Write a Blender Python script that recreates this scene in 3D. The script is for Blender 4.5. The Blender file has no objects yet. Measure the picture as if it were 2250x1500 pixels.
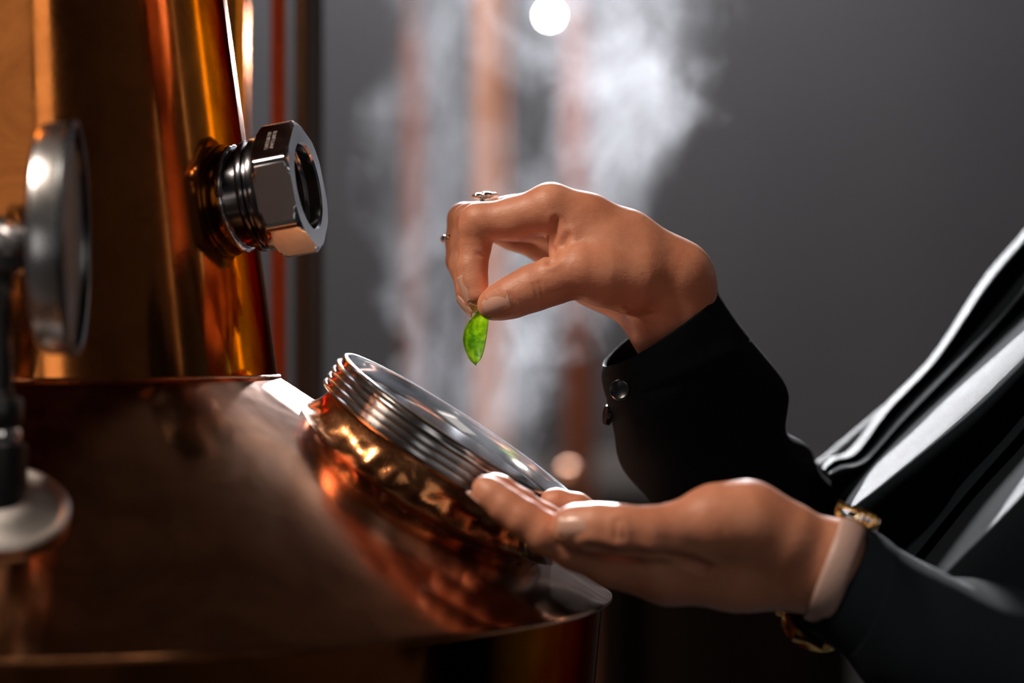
import bpy, bmesh, math, random
import numpy as np
from mathutils import Vector, Matrix
from mathutils.bvhtree import BVHTree

random.seed(7)
rng = np.random.default_rng(7)
S = bpy.context.scene
COL = S.collection

# ------------------------------------------------------------------ camera
CAM_Y, CAM_Z, FOC = -1.31, 1.25, 105.0 / 36.0 * 2250.0
cam_d = bpy.data.cameras.new('camera')
cam = bpy.data.objects.new('camera', cam_d)
COL.objects.link(cam)
cam.location = (0, CAM_Y, CAM_Z)
cam.rotation_euler = (math.radians(90), 0, 0)
cam_d.lens = 105
cam_d.sensor_width = 36
cam_d.clip_start = 0.05
cam_d.dof.use_dof = True
cam_d.dof.focus_distance = 1.30
cam_d.dof.aperture_fstop = 4.6
S.camera = cam
S.view_settings.view_transform = 'Standard'
S.view_settings.look = 'None'
S.view_settings.exposure = 0.0
S.view_settings.gamma = 1.0
S.view_settings.use_curve_mapping = False
try:
    S.cycles.max_bounces = 8
    S.cycles.diffuse_bounces = 3
    S.cycles.glossy_bounces = 5
    S.cycles.transmission_bounces = 4
    S.cycles.volume_bounces = 0
    S.cycles.transparent_max_bounces = 8
    S.cycles.caustics_reflective = False
    S.cycles.caustics_refractive = False
    S.cycles.sample_clamp_indirect = 6.0
    S.cycles.volume_step_rate = 1.0
    S.cycles.volume_max_steps = 256
except Exception:
    pass

# ------------------------------------------------------------------ world and lights
W = bpy.data.worlds.new('world')
S.world = W
W.use_nodes = True
bg = W.node_tree.nodes['Background']
bg.inputs[0].default_value = (0.60, 0.62, 0.70, 1)
bg.inputs[1].default_value = 0.012


def area(name, loc, target, sx, sy, power, color):
    l = bpy.data.lights.new(name, 'AREA')
    l.shape = 'RECTANGLE'
    l.size, l.size_y = sx, sy
    l.energy = power
    l.color = color
    o = bpy.data.objects.new(name, l)
    COL.objects.link(o)
    o.location = loc
    o.rotation_euler = (Vector(target) - Vector(loc)).to_track_quat('-Z', 'Y').to_euler()
    return o


# key: the small spot lamp at the far end of the room, in view at the top of the frame
LAMP = Vector(((1208 - 1125) / FOC * 3.21, 1.90, CAM_Z + (750 - 34) / FOC * 3.21))
sl = bpy.data.lights.new('spot_lamp_light', 'SPOT')
sl.energy = 600
sl.color = (0.96, 0.97, 1.0)
sl.spot_size = math.radians(30)
sl.spot_blend = 0.4
sl.shadow_soft_size = 0.012
so = bpy.data.objects.new('spot_lamp_light', sl)
COL.objects.link(so)
so.location = LAMP + Vector((0.0, -0.012, -0.002))
so.rotation_euler = (Vector((0.03, 0.0, 1.27)) - so.location).to_track_quat('-Z', 'Y').to_euler()
# soft area light added high at the far wall to widen the rims
area('back_rim_light', (0.00, 3.40, 2.78), (0.10, 0.0, 1.25), 0.7, 0.4, 330, (0.93, 0.96, 1.0))
# tall narrow window on the right wall
area('right_window_light', (1.92, 1.55, 1.65), (-0.2, 0.0, 1.35), 0.16, 1.7, 2.4, (1.0, 0.78, 0.55))
# windows behind the photographer
area('front_window_light', (0.95, -3.55, 2.30), (0.95, 0.0, 2.30), 1.7, 1.6, 5.0, (1.0, 0.90, 0.80))
area('corner_window_light', (1.93, -3.10, 2.30), (0.0, -3.10, 2.30), 0.8, 1.6, 7.0, (1.0, 0.90, 0.80))
area('low_window_light', (-1.80, -3.55, 0.90), (-1.80, 0.0, 0.90), 0.9, 1.2, 3.2, (1.0, 0.93, 0.86))
# warm ceiling light in front and left of the still
area('front_ceiling_light', (-1.10, -0.70, 2.80), (0.05, 0.0, 1.25), 0.40, 0.40, 44, (1.0, 0.82, 0.66))


# ------------------------------------------------------------------ helpers
def P(px, py, d=0.0):
    """world point seen at pixel (px, py), d mm behind the plane of focus"""
    D = -CAM_Y + d / 1000.0
    return Vector(((px - 1125.0) / FOC * D, d / 1000.0, CAM_Z + (750.0 - py) / FOC * D))


def A(v):
    return np.array(v, dtype=np.float64)


def tag(o, label=None, cat=None, group=None, kind=None):
    if label: o['label'] = label
    if cat: o['category'] = cat
    if group: o['group'] = group
    if kind: o['kind'] = kind
    return o


def empty(name, loc, label, cat, group=None):
    o = bpy.data.objects.new(name, None)
    o.empty_display_size = 0.02
    COL.objects.link(o)
    o.location = loc
    return tag(o, label, cat, group)


def link(name, me, m, parent=None, smooth=True):
    if m is not None:
        me.materials.clear()
        me.materials.append(m)
    o = bpy.data.objects.new(name, me)
    COL.objects.link(o)
    if parent is not None:
        o.parent = parent
        t = parent
        loc = Vector((0, 0, 0))
        while t is not None:
            loc += t.location
            t = t.parent
        o.matrix_parent_inverse = Matrix.Identity(4)
        me.transform(Matrix.Translation(-loc))
    if smooth:
        me.polygons.foreach_set('use_smooth', [True] * len(me.polygons))
    return o


def from_np(name, v, f):
    me = bpy.data.meshes.new(name)
    me.from_pydata([tuple(x) for x in v], [], [tuple(int(i) for i in x) for x in f])
    me.update()
    return me


def from_bm(name, bm):
    me = bpy.data.meshes.new(name)
    bmesh.ops.recalc_face_normals(bm, faces=bm.faces)
    bm.to_mesh(me)
    bm.free()
    return me


def sharp(me, ang=35):
    try:
        me.set_sharp_from_angle(angle=math.radians(ang))
    except Exception:
        pass
    return me


def frame_of(axis, up=(0, 0, 1)):
    a = Vector(axis).normalized()
    u = Vector(up)
    if abs(a.dot(u.normalized())) > 0.98:
        u = Vector((0, -1, 0))
    s = a.cross(u).normalized()
    t = s.cross(a).normalized()
    return a, s, t           # axis, side, up


def lathe(profile, origin, axis, n=96, closed=False, up=(0, 0, 1)):
    """profile: list of (radius, height along axis)"""
    a, s, t = frame_of(axis, up)
    O = Vector(origin)
    v, f = [], []
    for r, h in profile:
        for k in range(n):
            w = 2 * math.pi * k / n
            v.append(O + a * h + (s * math.cos(w) + t * math.sin(w)) * max(r, 1e-5))
    m = len(profile)
    for i in range(m - 1 if not closed else m):
        i2 = (i + 1) % m
        for k in range(n):
            k2 = (k + 1) % n
            f.append((i * n + k, i * n + k2, i2 * n + k2, i2 * n + k))
    return v, f


def add_mesh(name, parts, m, parent=None, ang=35):
    """join several (v, f) pairs of the same piece into one mesh object"""
    V, F = [], []
    for v, f in parts:
        o = len(V)
        V += [tuple(x) for x in v]
        F += [tuple(i + o for i in q) for q in f]
    me = bpy.data.meshes.new(name)
    me.from_pydata(V, [], F)
    bm = bmesh.new()
    bm.from_mesh(me)
    bmesh.ops.remove_doubles(bm, verts=bm.verts, dist=2e-6)
    bmesh.ops.recalc_face_normals(bm, faces=bm.faces)
    bm.to_mesh(me)
    bm.free()
    ob = link(name, me, m, parent)
    sharp(me, ang)
    return ob


def tube(pts, rad, n=16, caps=True):
    pts = [Vector(p) for p in pts]
    if not hasattr(rad, '__len__'):
        rad = [rad] * len(pts)
    v, f = [], []
    prev = None
    for i, p in enumerate(pts):
        d = (pts[min(i + 1, len(pts) - 1)] - pts[max(i - 1, 0)]).normalized()
        if prev is None:
            _, s, t = frame_of(d)
        else:
            s = (prev - d * prev.dot(d)).normalized()
            t = d.cross(s)
        prev = s
        for k in range(n):
            w = 2 * math.pi * k / n
            v.append(p + (s * math.cos(w) + t * math.sin(w)) * rad[i])
    for i in range(len(pts) - 1):
        for k in range(n):
            k2 = (k + 1) % n
            f.append((i * n + k, i * n + k2, (i + 1) * n + k2, (i + 1) * n + k))
    if caps:
        f.append(tuple(range(n))[::-1])
        f.append(tuple(range((len(pts) - 1) * n, len(pts) * n)))
    return v, f


def catmull(pts, sub):
    pts = [np.array(p, float) for p in pts]
    out = []
    n = len(pts)
    for i in range(n - 1):
        p0, p1, p2, p3 = pts[max(i - 1, 0)], pts[i], pts[i + 1], pts[min(i + 2, n - 1)]
        for j in range(sub):
            t = j / sub
            out.append(0.5 * (2 * p1 + (p2 - p0) * t + (2 * p0 - 5 * p1 + 4 * p2 - p3) * t * t
                              + (3 * p1 - p0 - 3 * p2 + p3) * t ** 3))
    out.append(pts[-1])
    return out


def box(c, sx, sy, sz):
    x, y, z = c
    v = [(x + i * sx / 2, y + j * sy / 2, z + k * sz / 2) for i in (-1, 1) for j in (-1, 1) for k in (-1, 1)]
    f = [(0, 1, 3, 2), (4, 6, 7, 5), (0, 4, 5, 1), (2, 3, 7, 6), (0, 2, 6, 4), (1, 5, 7, 3)]
    return v, f


# ------------------------------------------------------------------ materials
def mat(name):
    m = bpy.data.materials.new(name)
    m.use_nodes = True
    nt = m.node_tree
    return m, nt, nt.nodes['Principled BSDF']


def N(nt, typ, **kw):
    n = nt.nodes.new(typ)
    for k, v in kw.items():
        setattr(n, k, v)
    return n


def noise(nt, scale, detail=4, rough=0.6, dist=0.0, scl=(1, 1, 1), coord='Object'):
    tc = N(nt, 'ShaderNodeTexCoord')
    mp = N(nt, 'ShaderNodeMapping')
    mp.inputs['Scale'].default_value = scl
    nz = N(nt, 'ShaderNodeTexNoise')
    nz.inputs['Scale'].default_value = scale
    nz.inputs['Detail'].default_value = detail
    nz.inputs['Roughness'].default_value = rough
    nz.inputs['Distortion'].default_value = dist
    nt.links.new(tc.outputs[coord], mp.inputs[0])
    nt.links.new(mp.outputs[0], nz.inputs['Vector'])
    return nz


def ramp(nt, src, stops):
    r = N(nt, 'ShaderNodeValToRGB')
    cr = r.color_ramp
    while len(cr.elements) < len(stops):
        cr.elements.new(0.5)
    for e, (p, c) in zip(cr.elements, stops):
        e.position = p
        e.color = c if len(c) == 4 else (*c, 1)
    nt.links.new(src, r.inputs[0])
    return r


def bump(nt, src, strength, dist, normal_in=None):
    b = N(nt, 'ShaderNodeBump')
    b.inputs['Strength'].default_value = strength
    b.inputs['Distance'].default_value = dist
    nt.links.new(src, b.inputs['Height'])
    if normal_in is not None:
        nt.links.new(normal_in, b.inputs['Normal'])
    return b


def metal(name, col, rough, rough_var=0.0, bump_scale=0, bump_str=0.1, stain=None, aniso=None):
    m, nt, b = mat(name)
    b.inputs['Base Color'].default_value = (*col, 1)
    b.inputs['Metallic'].default_value = 1
    b.inputs['Roughness'].default_value = rough
    if rough_var:
        nz = noise(nt, 45, 6, 0.65, 0.6)
        r = ramp(nt, nz.outputs['Fac'], [(0.3, (rough - rough_var,) * 3), (0.75, (rough + rough_var,) * 3)])
        nt.links.new(r.outputs[0], b.inputs['Roughness'])
    if stain:
        nz = noise(nt, stain[1], 7, 0.68, 0.8)
        r = ramp(nt, nz.outputs['Fac'], [(0.36, stain[0]), (0.62, col)])
        nt.links.new(r.outputs[0], b.inputs['Base Color'])
    if bump_scale:
        nz = noise(nt, bump_scale, 5, 0.6)
        nt.links.new(bump(nt, nz.outputs['Fac'], bump_str, 0.001).outputs[0], b.inputs['Normal'])
    return m


M_copper = metal('copper_sheet', (0.52, 0.175, 0.042), 0.12, 0.035, 90, 0.03, ((0.38, 0.12, 0.03), 26))
M_shoulder = metal('shoulder_copper', (0.58, 0.25, 0.11), 0.15, 0.04, 90, 0.03, ((0.34, 0.13, 0.06), 22))
for m_, tint in ((M_copper, (0.36, 0.17, 0.09)),):
    m_.node_tree.nodes['Principled BSDF'].inputs['Specular Tint'].default_value = (*tint, 1)
M_copper_hammered = metal('hammered_copper', (0.56, 0.24, 0.10), 0.24, 0.07, 200, 0.25, ((0.30, 0.12, 0.05), 60))
M_copper_far = metal('copper_pipe', (0.80, 0.40, 0.24), 0.42, 0.05)
M_copper_col = metal('aged_copper', (0.70, 0.25, 0.045), 0.18, 0.04)
M_copper_col.node_tree.nodes['Principled BSDF'].inputs['Specular Tint'].default_value = (0.75, 0.30, 0.06, 1)
M_dull = metal('tarnished_copper', (0.20, 0.085, 0.055), 0.45, 0.06)
M_red = metal('reddened_copper', (0.26, 0.055, 0.02), 0.45, 0.05)
M_steel = metal('polished_steel', (0.70, 0.70, 0.72), 0.13, 0.04, 300, 0.02)
M_steel_b = metal('brushed_steel', (0.62, 0.62, 0.64), 0.27, 0.05, 500, 0.04)
M_stub = metal('darkened_steel', (0.22, 0.22, 0.24), 0.2, 0.04)
M_steel_satin = metal('satin_steel', (0.66, 0.64, 0.63), 0.42, 0.05)
M_dark_metal = metal('dark_metal', (0.09, 0.10, 0.11), 0.32, 0.05)
M_gold = metal('gold_plate', (0.95, 0.62, 0.20), 0.16)
M_silver = metal('silver', (0.88, 0.86, 0.82), 0.15)


def plain(name, col, rough=0.6, spec=0.4):
    m, nt, b = mat(name)
    b.inputs['Base Color'].default_value = (*col, 1)
    b.inputs['Roughness'].default_value = rough
    b.inputs['Specular IOR Level'].default_value = spec
    return m


M_black = plain('black_plastic', (0.012, 0.013, 0.015), 0.35, 0.5)
M_button = plain('matt_button', (0.004, 0.005, 0.007), 0.22, 0.25)
M_rubber = plain('black_rubber', (0.010, 0.010, 0.011), 0.6)


def m_wall():
    m, nt, b = mat('grey_plaster')
    nz = noise(nt, 1.6, 5, 0.55)
    r = ramp(nt, nz.outputs['Fac'], [(0.3, (0.080, 0.076, 0.082)), (0.7, (0.094, 0.089, 0.097))])
    nt.links.new(r.outputs[0], b.inputs['Base Color'])
    nz2 = noise(nt, 60, 4, 0.6)
    nt.links.new(bump(nt, nz2.outputs['Fac'], 0.15, 0.004).outputs[0], b.inputs['Normal'])
    b.inputs['Roughness'].default_value = 0.85
    return m


M_wall = m_wall()
M_wall_dark = plain('charcoal_paint', (0.022, 0.020, 0.020), 0.8)
M_floor = plain('dark_concrete', (0.035, 0.032, 0.030), 0.7)
M_ceiling = plain('dark_ceiling', (0.026, 0.020, 0.017), 0.9, 0.1)


def m_skin():
    m, nt, b = mat('skin')
    nz = noise(nt, 55, 5, 0.6, 0.5)
    r = ramp(nt, nz.outputs['Fac'], [(0.30, (0.47, 0.175, 0.098)), (0.55, (0.56, 0.235, 0.140)), (0.78, (0.62, 0.290, 0.180))])
    nt.links.new(r.outputs[0], b.inputs['Base Color'])
    b.inputs['Roughness'].default_value = 0.48
    b.inputs['Specular IOR Level'].default_value = 0.42
    b.inputs['Subsurface Weight'].default_value = 0.28
    b.inputs['Subsurface Radius'].default_value = (1.0, 0.32, 0.16)
    b.inputs['Subsurface Scale'].default_value = 0.006
    vo = N(nt, 'ShaderNodeTexVoronoi')
    vo.feature = 'DISTANCE_TO_EDGE'
    tc = N(nt, 'ShaderNodeTexCoord')
    mp = N(nt, 'ShaderNodeMapping')
    mp.inputs['Scale'].default_value = (0.7, 1.0, 1.2)
    nt.links.new(tc.outputs['Object'], mp.inputs[0])
    nt.links.new(mp.outputs[0], vo.inputs['Vector'])
    vo.inputs['Scale'].default_value = 1100
    b1 = bump(nt, vo.outputs['Distance'], 0.20, 0.0004)
    n2 = noise(nt, 420, 4, 0.6, 0.3, (0.5, 1, 1))
    b2 = bump(nt, n2.outputs['Fac'], 0.22, 0.0009, b1.outputs[0])
    n3 = noise(nt, 130, 3, 0.5, 0.4)
    b3 = bump(nt, n3.outputs['Fac'], 0.07, 0.002, b2.outputs[0])
    nt.links.new(b3.outputs[0], b.inputs['Normal'])
    return m


M_skin = m_skin()


def m_nail():
    m, nt, b = mat('fingernail')
    b.inputs['Base Color'].default_value = (0.60, 0.34, 0.265, 1)
    b.inputs['Roughness'].default_value = 0.28
    b.inputs['Subsurface Weight'].default_value = 0.2
    b.inputs['Subsurface Radius'].default_value = (1, 0.4, 0.3)
    b.inputs['Subsurface Scale'].default_value = 0.002
    return m


M_nail = m_nail()


def m_cloth(name, col, sheen, sheen_col, fuzz):
    m, nt, b = mat(name)
    b.inputs['Base Color'].default_value = (*col, 1)
    b.inputs['Roughness'].default_value = 0.80
    b.inputs['Specular IOR Level'].default_value = 0.05
    b.inputs['Sheen Weight'].default_value = sheen
    b.inputs['Sheen Roughness'].default_value = 0.45
    b.inputs['Sheen Tint'].default_value = (*sheen_col, 1)
    n1 = noise(nt, 2200, 3, 0.7)
    b1 = bump(nt, n1.outputs['Fac'], fuzz, 0.0009)
    nt.links.new(b1.outputs[0], b.inputs['Normal'])
    return m


M_shirt = m_cloth('navy_satin', (0.0050, 0.0078, 0.0110), 0.0, (0.80, 0.88, 1.0), 0.9)
M_trousers = m_cloth('black_cotton', (0.010, 0.011, 0.013), 0.1, (1, 1, 1), 0.2)
M_hair = plain('dark_brown_hair', (0.03, 0.018, 0.012), 0.5)
M_shoe = plain('black_leather', (0.012, 0.011, 0.010), 0.4)


def m_leaf():
    m, nt, b = mat('green_leaf')
    out = nt.nodes['Material Output']
    nz = noise(nt, 190, 4, 0.6, 0.3)
    r = ramp(nt, nz.outputs['Fac'], [(0.35, (0.085, 0.20, 0.018)), (0.65, (0.26, 0.42, 0.045))])
    nt.links.new(r.outputs[0], b.inputs['Base Color'])
    b.inputs['Roughness'].default_value = 0.42
    tr = N(nt, 'ShaderNodeBsdfTranslucent')
    r2 = ramp(nt, nz.outputs['Fac'], [(0.35, (0.13, 0.30, 0.012)), (0.65, (0.52, 0.66, 0.05))])
    nt.links.new(r2.outputs[0], tr.inputs[0])
    mx = N(nt, 'ShaderNodeMixShader')
    mx.inputs[0].default_value = 0.5
    nt.links.new(b.outputs[0], mx.inputs[1])
    nt.links.new(tr.outputs[0], mx.inputs[2])
    nt.links.new(mx.outputs[0], out.inputs['Surface'])
    nt.links.new(bump(nt, nz.outputs['Fac'], 0.3, 0.0006).outputs[0], b.inputs['Normal'])
    return m


M_leaf = m_leaf()


def m_strap():
    m, nt, b = mat('blush_mesh_strap')
    b.inputs['Base Color'].default_value = (0.44, 0.295, 0.26, 1)
    b.inputs['Roughness'].default_value = 0.5
    nz = noise(nt, 900, 2, 0.5, 0, (1, 1, 1))
    nt.links.new(bump(nt, nz.outputs['Fac'], 0.35, 0.0005).outputs[0], b.inputs['Normal'])
    return m


M_strap = m_strap()


def m_emit(name, col, s):
    m, nt, b = mat(name)
    b.inputs['Base Color'].default_value = (0.8, 0.8, 0.8, 1)
    b.inputs['Emission Color'].default_value = (*col, 1)
    b.inputs['Emission Strength'].default_value = s
    return m


M_lamp = m_emit('lamp_glow', (1.0, 0.97, 0.92), 90)
M_pane = m_emit('lit_window_pane', (0.93, 0.96, 1.0), 2.0)


def m_glass_dark():
    m, nt, b = mat('gauge_glass')
    b.inputs['Base Color'].default_value = (0.02, 0.018, 0.016, 1)
    b.inputs['Roughness'].default_value = 0.06
    return m


M_gauge_glass = m_glass_dark()
M_dial = plain('glazed_white_dial', (0.78, 0.72, 0.68), 0.5)
M_dial.node_tree.nodes['Principled BSDF'].inputs['Coat Weight'].default_value = 1.0
M_dial.node_tree.nodes['Principled BSDF'].inputs['Coat Roughness'].default_value = 0.03

# ------------------------------------------------------------------ room
RX0, RX1, RY0, RY1, RH = -2.6, 1.95, -3.6, 3.5, 3.2


def struct(name, parts, m):
    o = add_mesh(name, parts, m)
    o['kind'] = 'structure'
    return o


struct('floor', [box(((RX0 + RX1) / 2, (RY0 + RY1) / 2, -0.05), RX1 - RX0 + 0.4, RY1 - RY0 + 0.4, 0.1)], M_floor)
struct('ceiling', [box(((RX0 + RX1) / 2, (RY0 + RY1) / 2, RH + 0.05), RX1 - RX0 + 0.4, RY1 - RY0 + 0.4, 0.1)], M_ceiling)
struct('wall_back', [box(((RX0 + RX1) / 2, RY1 + 0.05, RH / 2), RX1 - RX0, 0.1, RH)], M_wall)
struct('wall_front', [box(((RX0 + RX1) / 2, RY0 - 0.05, RH / 2), RX1 - RX0, 0.1, RH)], M_wall_dark)
struct('wall_left', [box((RX0 - 0.05, (RY0 + RY1) / 2, RH / 2), 0.1, RY1 - RY0 + 0.2, RH)], M_wall_dark)
struct('wall_right', [box((RX1 + 0.05, (RY0 + RY1) / 2, RH / 2), 0.1, RY1 - RY0 + 0.2, RH)], M_wall_dark)

# ------------------------------------------------------------------ copper still
CX, CY = (-30 - 1125) / FOC * 1.31, 0.0
Z_CB, R_CB = CAM_Z - 0.0157, 0.1277          # foot of the column
Z_RIM, R_RIM = CAM_Z - 0.1102, 0.2736        # outer rim of the conical shoulder
SLOPE = (Z_CB - Z_RIM) / (R_RIM - R_CB)
TAPER = (0.1277 - 0.1053) / 0.164             # column narrows upwards
still = empty('copper_still', (CX, CY, 0.0),
              'large brown copper pot still with a tapering column and an open round charging port', 'still')


def surf_lathe(profile, n=160):
    return lathe(profile, (CX, CY, 0), (0, 0, 1), n)


# kettle wall (narrows downwards) with feet
add_mesh('kettle_wall', [surf_lathe([(0.02, 0.30), (0.18, 0.31), (0.198, 0.34), (R_RIM - 0.0035, Z_RIM - 0.0035), (R_RIM - 0.002, Z_RIM - 0.0018)])], M_copper, still)
for k in range(3):
    w = math.radians(90 + 120 * k)
    c = Vector((CX + 0.14 * math.cos(w), CY + 0.14 * math.sin(w), 0))
    add_mesh('leg', [tube([c, c + Vector((0, 0, 0.33))], 0.018, 16), lathe([(0.0, 0), (0.035, 0), (0.035, 0.008), (0, 0.008)], c, (0, 0, 1), 24)], M_dark_metal, still)

# charging port placement on the cone
PORT_AZ = math.radians(-6.75)
ca, sa = math.cos(PORT_AZ), math.sin(PORT_AZ)
nl = math.hypot(1, SLOPE)
PN = Vector((SLOPE / nl * ca, SLOPE / nl * sa, 1 / nl))      # outward normal of the cone there
PR = 0.1963
PB = Vector((CX + PR * ca, CY + PR * sa, Z_CB - (PR - R_CB) * SLOPE))
PTOP = PB + PN * 0.0270
PA, PS, PT = frame_of(PN, (0, 1, 0))


def on_cone(q):
    """slide q along the port axis onto the cone"""
    q = Vector(q)
    lo, hi = -0.08, 0.08
    for _ in range(40):
        mid = (lo + hi) / 2
        p = q + PN * mid
        r = math.hypot(p.x - CX, p.y - CY)
        if p.z > Z_CB - (r - R_CB) * SLOPE:
            hi = mid
        else:
            lo = mid
    return q + PN * (lo + hi) / 2


# conical shoulder with the port hole cut out
v, f = [], []
NA, NR = 288, 60
for i in range(NR + 1):
    t = i / NR
    r = R_CB - 0.004 + (R_RIM - R_CB + 0.004) * t
    for k in range(NA):
        w = 2 * math.pi * k / NA
        z = Z_CB - (r - R_CB) * SLOPE
        v.append((CX + r * math.cos(w), CY + r * math.sin(w), z))
for i in range(NR):
    for k in range(NA):
        k2 = (k + 1) % NA
        q = (i * NA + k, i * NA + k2, (i + 1) * NA + k2, (i + 1) * NA + k)
        c = sum((Vector(v[j]) for j in q), Vector()) / 4
        dd = (c - PB)
        if (dd - PN * dd.dot(PN)).length < 0.052 and dd.length < 0.09:
            continue
        f.append(q)
# rolled outer edge
lip = surf_lathe([(R_RIM, Z_RIM), (R_RIM + 0.0008, Z_RIM - 0.0006), (R_RIM + 0.0009, Z_RIM - 0.0016), (R_RIM + 0.0002, Z_RIM - 0.0026), (R_RIM - 0.004, Z_RIM - 0.0022)], NA)
add_mesh('shoulder', [(v, f), lip], M_shoulder, still)
# brazed seam at the foot of the column
add_mesh('brazed_seam', [surf_lathe([(R_CB + 0.0018 * math.cos(a) - 0.0006, Z_CB + 0.0003 + 0.0011 * math.sin(a)) for a in np.linspace(0, 2 * math.pi, 13)])], M_copper_hammered, still)
# tapering column
prof = []
for i in range(30):
    h = i / 29 * 0.62
    prof.append((R_CB - TAPER * h * (1 if h < 0.3 else 1), Z_CB + h))
r_top = prof[-1][0]
prof += [(r_top * 0.8, Z_CB + 0.66), (0.02, Z_CB + 0.68), (0.0, Z_CB + 0.68)]
add_mesh('column', [surf_lathe(prof)], M_copper, still)
# pulled copper neck of the port
NH, NK = 18, 192
vv, ff = [], []
for i in range(NH + 1):
    t = i / NH
    for k in range(NK):
        w = 2 * math.pi * k / NK
        e = PS * math.cos(w) + PT * math.sin(w)
        rr = 0.0575 + 0.0075 * (1 - t) ** 2.6
        base = on_cone(PB + e * 0.0650)
        top = PTOP + e * 0.0575 - PN * 0.0150
        hb = (base - PB).dot(PN)
        ht = (top - PB).dot(PN)
        h = hb + (ht - hb) * (t ** 1.25)
        # hammer marks along the lower half
        amp = 0.00042 * math.sin(math.pi * min(1, t * 1.3)) if t < 0.77 else 0.0
        dz = amp * (math.sin(w * 17 + 3 * math.sin(w * 5)) + 0.6 * math.sin(w * 29 + t * 7) + 0.7 * math.sin(w * 11 - t * 8))
        vv.append(PB + e * (rr + dz) + PN * h)
for i in range(NH):
    for k in range(NK):
        k2 = (k + 1) % NK
        ff.append((i * NK + k, i * NK + k2, (i + 1) * NK + k2, (i + 1) * NK + k))
add_mesh('port_neck', [(vv, ff)], M_copper_hammered, still, 60)
# threaded steel ferrule
pr = [(0.0560, -0.0165), (0.0590, -0.0162)]
hh = -0.0158
for k in range(4):
    pr += [(0.0600, hh), (0.0617, hh + 0.0007), (0.0620, hh + 0.0014), (0.0615, hh + 0.0022), (0.0598, hh + 0.0027), (0.0598, hh + 0.0031)]
    hh += 0.0033
pr += [(0.0600, -0.0022), (0.0606, -0.0012), (0.0602, -0.0002), (0.0592, 0.0002), (0.0580, -0.0001), (0.0573, -0.0010), (0.0570, -0.0024),
       (0.0562, -0.0032), (0.0560, -0.008), (0.0560, -0.036), (0.0575, -0.036)]
add_mesh('threaded_ferrule', [lathe(pr, PTOP, PN, 200, up=(0, 1, 0))], M_steel, still, 50)

# ---- union fitting with hexagonal nut on the column
fa = Vector((math.cos(math.radians(12)) * 0.986, -math.sin(math.radians(12)) * 0.986, 0.168)).normalized()
FA, FS, FT = frame_of(fa)
FC = P(678, 408, -34)                       # centre of the nut's front face
add_mesh('union_stub', [lathe([(0.0215, -0.052), (0.0215, -0.026), (0.0238, -0.0255), (0.0242, -0.0240), (0.0240, -0.0226), (0.0226, -0.0222),
                               (0.0226, -0.0210), (0.0244, -0.0206), (0.0247, -0.0188), (0.0243, -0.0172), (0.0190, -0.0168)], FC, fa, 96)], M_stub, still, 40)
# weld bead where the stub meets the column
wb = []
for k in range(72):
    w = 2 * math.pi * k / 72
    q0 = FC + (FS * math.cos(w) + FT * math.sin(w)) * 0.0220
    st_ = 0.0
    for _ in range(400):
        q1 = q0 - fa * st_
        if math.hypot(q1.x - CX, q1.y - CY) < R_CB - TAPER * (q1.z - Z_CB) + 0.0002:
            break
        st_ += 0.00015
    wb.append(q1)
wb.append(wb[0])
add_mesh('weld_bead', [tube(wb, [0.0014 + 0.0003 * math.sin(k * 1.9) for k in range(73)], 10, False)], M_steel_b, still, 60)


def hex_nut():
    bm = bmesh.new()
    Rc, L, hole = 0.0292, 0.0166, 0.0182
    n = 144
    a0 = math.radians(6.6)
    outer = []

    def hexr(w):
        x = (w - a0) % (math.pi / 3) - math.pi / 6
        return Rc * math.cos(math.pi / 6) / math.cos(x)
    rows = []

    def row(fr, h):
        r_ = []
        for k in range(n):
            w = 2 * math.pi * k / n + a0
            r = fr(w)
            # angle measured from 'up' towards the camera
            e = FT * math.cos(w) - FS * math.sin(w) * (1 if FS.y > 0 else -1)
            r_.append(bm.verts.new(FC + fa * h + e * r))
        rows.append(r_)
    ch = Rc * 0.905                          # chamfer circle
    hexm = lambda w: min(hexr(w), Rc - 0.0005)
    row(lambda w: hole, -L + 0.002)
    row(lambda w: hole + 0.003, -L)
    row(lambda w: min(hexm(w), ch), -L)
    row(lambda w: min(hexm(w), ch + 0.0011), -L + 0.0007)
    row(lambda w: min(hexm(w), ch + 0.0022), -L + 0.0016)
    row(hexm, -L + 0.0026)
    row(hexm, -0.0026)
    row(lambda w: min(hexm(w), ch + 0.0022), -0.0016)
    row(lambda w: min(hexm(w), ch + 0.0011), -0.0007)
    row(lambda w: min(hexm(w), ch), 0)
    row(lambda w: hole + 0.0008, 0)
    row(lambda w: hole, -0.0008)
    row(lambda w: hole, -L + 0.002)
    for a, b in zip(rows[:-1], rows[1:]):
        for k in range(n):
            bm.faces.new((a[k], a[(k + 1) % n], b[(k + 1) % n], b[k]))
    bmesh.ops.remove_doubles(bm, verts=bm.verts, dist=1e-6)
    me = from_bm('hex_nut', bm)
    o = link('hex_nut', me, M_steel, still)
    sharp(me, 24)
    return o


nut = hex_nut()
# inner sleeve seen through the nut
add_mesh('inner_sleeve', [lathe([(0.0178, -0.05), (0.0178, -0.0065), (0.0168, -0.006), (0.0160, -0.007), (0.0158, -0.05)], FC, fa, 72)], M_steel, still)
add_mesh('sleeve_floor', [lathe([(0.0, -0.046), (0.0158, -0.046)], FC, fa, 48)], M_dark_metal, still)

# engraved marking on the nut's upper facing side: two lines, read top to bottom
wmid = math.radians(6.6 + 30)
sy = -1 if FS.y > 0 else 1
en = FT * math.cos(wmid) + FS * sy * math.sin(wmid)          # outward normal of that side
tdown = (-FT * math.sin(wmid) + FS * sy * math.cos(wmid))    # towards the viewer, round the nut
face_c = FC + en * (0.0292 * math.cos(math.pi / 6) + 0.00006) - fa * 0.0088


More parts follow.
